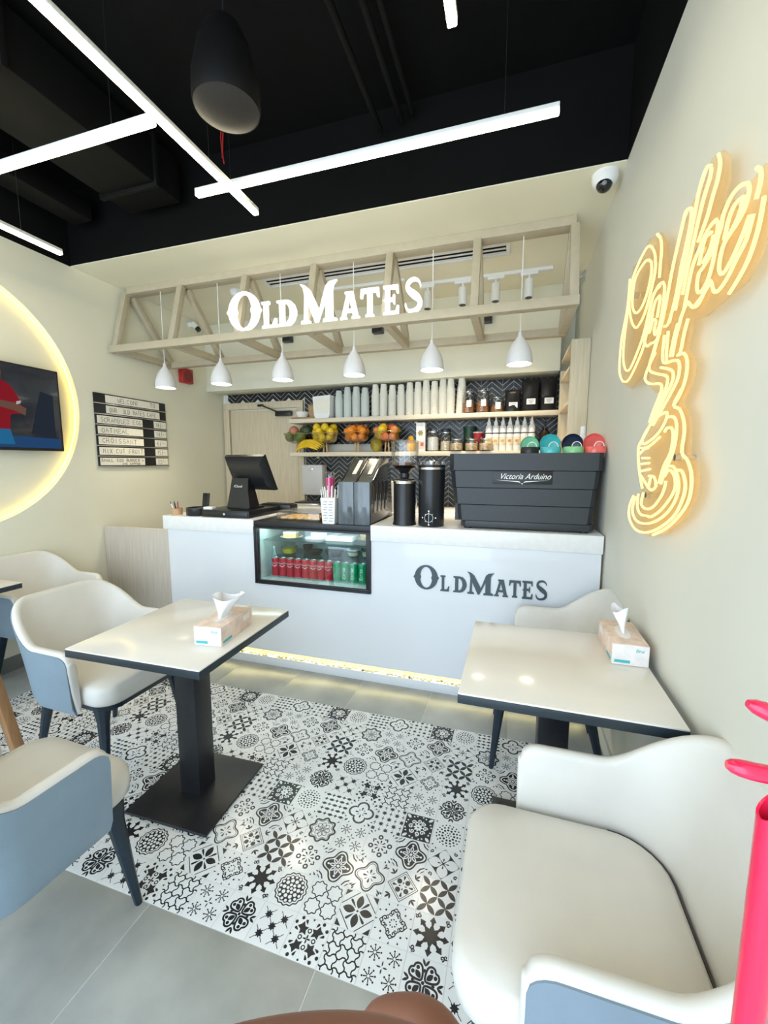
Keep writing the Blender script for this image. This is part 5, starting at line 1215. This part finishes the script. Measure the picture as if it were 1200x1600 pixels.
# ================================================================ TABLES
def table(label, x, y, rz=0):
    t = thing('cafe_table', label, 'table', (x, y, 0), rz, 'square cafe tables')
    obj('tabletop', B().box((0, 0, .7465), (.60, .60, .006), bev=.0015), TABLEW, t)
    obj('edge_band', B().box((0, 0, .7295), (.602, .602, .028), bev=.002), M('slate_black_edge', (.020, .030, .038), .45, noise=(30, .1, (1, 1, 1))), t)
    obj('mounting_plate', B().box((0, 0, .711), (.30, .30, .009), bev=.002), BLK, t)
    obj('column', B().box((0, 0, .359), (.10, .10, .695), bev=.004), BLK, t)
    obj('base_plate', B().box((0, 0, .0085), (.40, .40, .012), bev=.003), BLK, t)
    return t
table('white topped square table with tissue box on the patterned tiles at left', -1.285, 1.36, .02)
table('white topped square table against the right wall with tissue box', .165, 1.49)
table('white topped square table at the far left edge against the left wall', -3.01, 1.31)

# tissue boxes
def tissue(label, loc, rz, flop):
    t = thing('tissue_box', label, 'tissue box', loc, rz)
    Lx, Wy, Hz = .115, .23, .075
    obj('carton', B().box((0, 0, Hz / 2), (Lx, Wy, Hz), bev=.002), M('blush_floral_card', (.80, .64, .55), .5, noise=(28, .16, (1, 1, 1))), t)
    for s_ in (-1, 1):
        obj('end_panel', B().box((0, s_ * (Wy / 2 + .0006), Hz / 2), (Lx - .004, .0012, Hz - .004)), M('white_floral_card', (.82, .78, .77), .5, noise=(40, .06, (1, 1, 1))), t)
        obj('teal_band', B().box((-.024, s_ * (Wy / 2 + .0014), .014), (.048, .0012, .010)), M('teal_print', (.07, .45, .48), .5), t)
        b = B(); me = text('fine', .018, .0008, .2); me.materials.append(M('teal_print', (.07, .45, .48), .5))
        o = link('lettering', me, t, (.028, s_ * (Wy / 2 + .0012), .056), (0, 0, 0 if s_ < 0 else PI))
        obj('teal_band', B().box((s_ * (Lx / 2 + .0006), -.075, .014), (.0012, .06, .010)), M('teal_print', (.07, .45, .48), .5), t)
        obj('side_label', B().box((s_ * (Lx / 2 + .0006), .07, .05), (.0012, .05, .022)), M('white_floral_card', (.82, .78, .77), .5), t)
    b = B(); b.prism([(.022 * math.cos(a), .06 * math.sin(a)) for a in [2 * PI * k / 24 for k in range(24)]], Hz, Hz + .0012); obj('slot', b, PAPER, t)
    rows_ = []; rr = random.Random(int(loc[0] * 100))
    for j in range(8):
        u = j / 7; row = []
        for i in range(20):
            a = 2 * PI * i / 20; wv = 1 + .22 * math.sin(3 * a + 2 * u + flop) + .12 * math.sin(5 * a + 1)
            rx = (.010 + .045 * u ** 1.4) * wv * (1 if flop < 1 else .5); ry = (.038 + .012 * u) * (1 + .2 * u * math.sin(2 * a + flop)) * (1 if flop < 1 else .55)
            row.append((rx * math.cos(a) + (.02 * u if flop < 1 else -.012 * u), ry * math.sin(a) + .012 * u, Hz + .0005 + .085 * u + .012 * u * math.sin(2 * a + 1 + flop)))
        rows_.append(row)
    b = B(); b.grid(rows_, closed_v=True)
    o = obj('tissue', b, M('tissue_paper', (.84, .84, .87), .8), t, smooth=80)
    return t
tissue('pink floral tissue box on the left table', (-1.095, 1.345, .7497), .12, .3)
tissue('pink floral tissue box on the table against the right wall', (.405, 1.645, .7497), 0, 2.0)

# ================================================================ TUB CHAIRS
def chair_path(n=44):
    pts = []
    hw_, yb, r, yf = .237, -.19, .135, .15
    segs = [('l', (-hw_, yf), (-hw_, yb + r))]
    P = []
    for q in (0, .005, .014, .027, .043, .062, .088, .125, .165): P.append((-hw_, yf - q, -1, 0))
    for i in range(14): a = PI + (PI / 2) * i / 14; P.append((-hw_ + r + r * math.cos(a), yb + r + r * math.sin(a), math.cos(a), math.sin(a)))
    for i in range(9): P.append((-hw_ + r + (2 * hw_ - 2 * r) * i / 8, yb, 0, -1))
    Q = [(-x, y, -nx, ny) for x, y, nx, ny in P[:23]][::-1]
    return P + Q
def make_chair(label):
    t = thing('tub_chair', label, 'chair', (0, 0, 0), 0, 'two tone leather tub chairs')
    P = chair_path(); N = len(P)
    def top(i):
        x, y, nx, ny = P[i]; s_ = min(i, N - 1 - i); u = sst((s_ - 9) / 12.5); d_ = min(.05, .15 - y if s_ < 9 else 1); rd_ = .05 - math.sqrt(max(0, .0025 - (.05 - d_) ** 2)); return .648 + .165 * u - rd_ * .8, u
    def cs(i, sc=1, dy=0, dz=0):
        x, y, nx, ny = P[i]; h, u = top(i); h -= dz; th = .036 * sc
        lean = .055 + .20 * u
        pos = lambda z, off: Vector((x + nx * (lean * (z - .43) + off), y + dy + ny * (lean * (z - .43) + off), z))
        c = (.036 - th) / 2; r = th / 2
        loop = [pos(.40, c), pos(.50, c - .002), pos(.58, c - .003), pos(h - r, c)]
        for k in range(1, 6): a = PI - PI * k / 6; loop.append(pos(h - r + r * math.sin(a), c + r + r * math.cos(a)))
        loop += [pos(h - r, c + th), pos(.56, c + th), pos(.46, c + th - .004), pos(.375, c + th - .014)]
        return loop
    rows_ = [cs(0, .5, .007, .004), cs(0, .85, .004, .001)] + [cs(i) for i in range(N)] + [cs(N - 1, .85, .004, .001), cs(N - 1, .5, .007, .004)]
    obj('shell_lining', B().grid(rows_, closed_v=True, caps=True), LEATHC, t, smooth=60)
    # outer panel, a thin second skin
    rows_ = []
    for i in range(N):
        x, y, nx, ny = P[i]; h, u = top(i); lean = .055 + .20 * u; row = []
        edge = .0035
        zt = h - .016; zb_ = .365
        if i in (0, N - 1): zt -= .004
        for k in range(7):
            z = zb_ + (zt - zb_) * k / 6; off = .036 + edge - (.012 if k == 0 else 0)
            row.append(Vector((x + nx * (lean * (z - .43) + off), y + ny * (lean * (z - .43) + off), z)))
        for k in range(6, -1, -1):
            z = zb_ + (zt - zb_) * k / 6; off = .034 - (.014 if k == 0 else 0)
            row.append(Vector((x + nx * (lean * (z - .43) + off), y + ny * (lean * (z - .43) + off), z)))
        rows_.append(row)
    obj('outer_panel', B().grid(rows_, closed_v=True, caps=True), LEATHG, t, smooth=50)
    # seat
    def outline(sc, z):
        out = []
        F, Bk, w1, w2, rf, rb = .285, -.195, .232, .228, .085, .12
        cs_ = [(w1 - rf, F - rf, rf, 0), (-(w1 - rf), F - rf, rf, PI / 2), (-(w2 - rb), Bk + rb, rb, PI), (w2 - rb, Bk + rb, rb, 1.5 * PI)]
        for cx_, cy_, r, a0 in cs_:
            for k in range(8): a = a0 + PI / 2 * k / 7; out.append(((cx_ + r * math.cos(a)) * sc, ((cy_ - .045) + r * math.sin(a)) * sc + .045, z))
        return out
    b = B(); prof = [(.955, .392), (.99, .402), (1.0, .43), (.995, .455), (.97, .474), (.92, .484), (.7, .490), (.35, .493)]
    rows_ = [outline(s_, z) for s_, z in prof]; b.grid(rows_, closed_v=True, caps=True)
    obj('seat_cushion', b, LEATHC, t, smooth=60)
    O_ = [q for q in outline(.988, 0)]; b = B(); b.loft([(x * 1.002, y, .470) for x, y, z in O_[15:] + O_[:1] if y < .17], .0026, 6); obj('piping', b, PIPE, t)
    b = B(); b.grid([outline(.93, .368), outline(.95, .391)], closed_v=True, caps=True); obj('seat_frame', b, LEGM, t)
    for sx in (-1, 1):
        for fr_, sy in ((1, 1), (0, -1)):
            xa, ya = (.185, .205) if fr_ else (.165, -.155); xb, yb = (.222, .245) if fr_ else (.195, -.245)
            rows_ = []
            for k in range(6):
                u = k / 5; z = .39 * (1 - u); w_ = .026 * (1 - u) + .0105 * u; x = sx * (xa + (xb - xa) * u); y = ya + (yb - ya) * u
                if k == 0: w_ *= 1.35
                c_ = w_ * .45
                rows_.append([(x + a, y + q, z) for a, q in ((w_, c_), (c_, w_), (-c_, w_), (-w_, c_), (-w_, -c_), (-c_, -w_), (c_, -w_), (w_, -c_))])
            obj('leg', B().grid(rows_, closed_v=True, caps=True), LEGM, t, smooth=35)
    return t
CH = [('cream and blue grey tub chair behind the left table with tissue box', -1.885, 1.45, -PI / 2 - .03), ('cream and blue grey tub chair at the left front, its grey arm towards the camera', -1.362, .672, -.05),
      ('cream tub chair in the background against the left wall', -2.965, 1.90, -PI / 2), ('cream tub chair between the right table and the counter', .195, 2.10, PI / 2), ('large cream tub chair in the right foreground', .20, .895, PI / 2)]
ch0 = make_chair(CH[0][0])
for k, (lb, x, y, rz) in enumerate(CH):
    o = ch0 if k == 0 else dup(ch0, (0, 0, 0)); o.location = (x, y, 0); o.rotation_euler.z = rz; o['label'] = lb

# wooden high chair at the left edge
hc = thing('high_chair', 'brown wooden high chair leg with a cross rail at the left edge', 'chair', (-2.45, 1.05, 0))
HW = M('brown_beech', (.36, .19, .085), .45, noise=(6, .2, (12, 12, 1)))
for sx in (-1, 1):
    for sy in (-1, 1): obj('leg', B().beam((sx * .21, sy * .20, 0), (sx * .145, sy * .13, .62), .045, .045, bev=.006, up=(0, 1, 0)), HW, hc)
for s_ in (-1, 1):
    obj('cross_rail', B().beam((-.16, s_ * .155, .30), (.16, s_ * .155, .30), .022, .045, bev=.004), HW, hc); obj('side_rail', B().beam((s_ * .165, -.15, .26), (s_ * .165, .15, .26), .022, .045, bev=.004), HW, hc)
obj('seat', B().box((0, 0, .635), (.30, .28, .03), bev=.012), HW, hc)
for s_ in (-1, 1): obj('back_post', B().beam((s_ * .12, -.12, .65), (s_ * .13, -.15, .95), .035, .035, bev=.005, up=(0, 1, 0)), HW, hc)
obj('back_rail', B().beam((-.13, -.147, .92), (.13, -.147, .92), .02, .07, bev=.004), HW, hc)
b = B(); b.loft(catmull([(-3.0, 2.05, .008), (-2.9, 1.85, .008), (-2.75, 1.86, .008), (-2.62, 1.98, .008), (-2.55, 2.2, .008)], 6), .006, 6); tag(obj('power_cable', b, BLKP), 'black power cable lying on the floor behind the chairs at left', 'cable')

# red plastic stand at the right edge
rs = thing('hook_stand', 'glossy red plastic pole with a slanted open top and curved hooks at the right edge', 'stand', (.196, .36, 0))
REDP = M('glossy_red_plastic', (.85, .02, .085), .22, coat=.4, noise=(4, .06, (1, 1, 1)))
b = B(); rows_ = []
for z, r in ((0, .0105), (.4, .0105), (1.0, .0105), (1.182, .0108), (1.182, .0088), (1.08, .0085)):
    row = []
    for k in range(20):
        a = 2 * PI * k / 20; row.append((r * math.cos(a) + .003 * z, r * math.sin(a), z + (.012 * math.cos(a) if z > 1.05 else 0)))
    rows_.append(row)
b.grid(rows_, closed_v=True, caps=True); obj('pole', b, REDP, rs)
obj('foot', B().lathe([(0, 0), (.13, 0), (.13, .012), (.03, .024), (0, .024)], 32), REDP, rs)
for pts in ([(.012, .008, 1.13), (.046, .022, 1.155), (.05, .02, 1.19), (.02, .006, 1.202), (-.010, 0, 1.206), (-.030, 0, 1.208)], [(.012, .010, 1.14), (.06, .03, 1.18), (.055, .022, 1.222), (.025, .008, 1.240), (.002, 0, 1.252), (-.021, 0, 1.260)]):
    P = catmull(pts, 4); n_ = len(P); obj('hook', B().loft(P, [.0068] * (n_ - 3) + [.0064, .0052, .003], 10), REDP, rs)

# ================================================================ HAND IN FRONT OF THE LENS
SKIN = M('brown_skin', (.22, .095, .062), .55, noise=(18, .10, (1, 1, 1)), bump=(60, .3))
hn = thing('hand', 'brown hand of the photographer rising from the bottom edge', 'hand', (0, 0, 0))
def skin_mesh(nodes, edges, root, levels=2):
    me = bpy.data.meshes.new('hand'); me.from_pydata([n[:3] for n in nodes], edges, []); 
    o = bpy.data.objects.new('tmp', me); COL.objects.link(o)
    o.modifiers.new('skin', 'SKIN'); sv = me.skin_vertices[0].data
    for i, n in enumerate(nodes): sv[i].radius = (n[3], n[3])
    sv[root].use_root = True
    s_ = o.modifiers.new('sub', 'SUBSURF'); s_.levels = levels; s_.render_levels = levels
    dg = bpy.context.evaluated_depsgraph_get(); dg.update()
    m2 = bpy.data.meshes.new_from_object(o.evaluated_get(dg)); bpy.data.objects.remove(o)
    m2.polygons.foreach_set('use_smooth', [True] * len(m2.polygons)); return m2
nodes = [(.040, -.050, -.185, .026), (.028, -.028, -.125, .028), (.008, -.012, -.085, .025)]; edges = [(0, 1), (1, 2)]
def chain(pts, a):
    for p in pts: nodes.append(p); edges.append((a, len(nodes) - 1)); a = len(nodes) - 1
chain([(.014, .004, -.062, .0135), (.010, .016, -.066, .0115), (-.014, .028, -.082, .0095), (-.019, .026, -.104, .0085), (-.012, .012, -.112, .0075)], 2)
chain([(-.006, .004, -.076, .0125), (-.014, .020, -.086, .011), (-.034, .030, -.102, .0095), (-.038, .028, -.124, .0085), (-.030, .014, -.132, .0075)], 2)
chain([(-.018, .000, -.092, .012), (-.028, .014, -.106, .0105), (-.046, .024, -.122, .009), (-.048, .022, -.142, .008), (-.042, .010, -.150, .007)], 2)
chain([(-.020, -.008, -.112, .0115), (-.032, .004, -.126, .0095), (-.048, .012, -.140, .008), (-.048, .011, -.156, .007), (-.042, .004, -.162, .0065)], 2)
chain([(.024, -.024, -.052, .015), (.014, -.030, -.022, .0125), (-.002, -.030, -.0120, .0135), (-.022, -.030, -.0085, .0145), (-.050, -.031, -.0100, .0140), (-.082, -.032, -.0180, .0120)], 1)
me = skin_mesh(nodes, edges, 0); me.materials.append(SKIN)
link('hand_skin', me, hn)
hn.location = (-.028, .127, 1.2715)
hn.rotation_euler = (0, 0, .30)
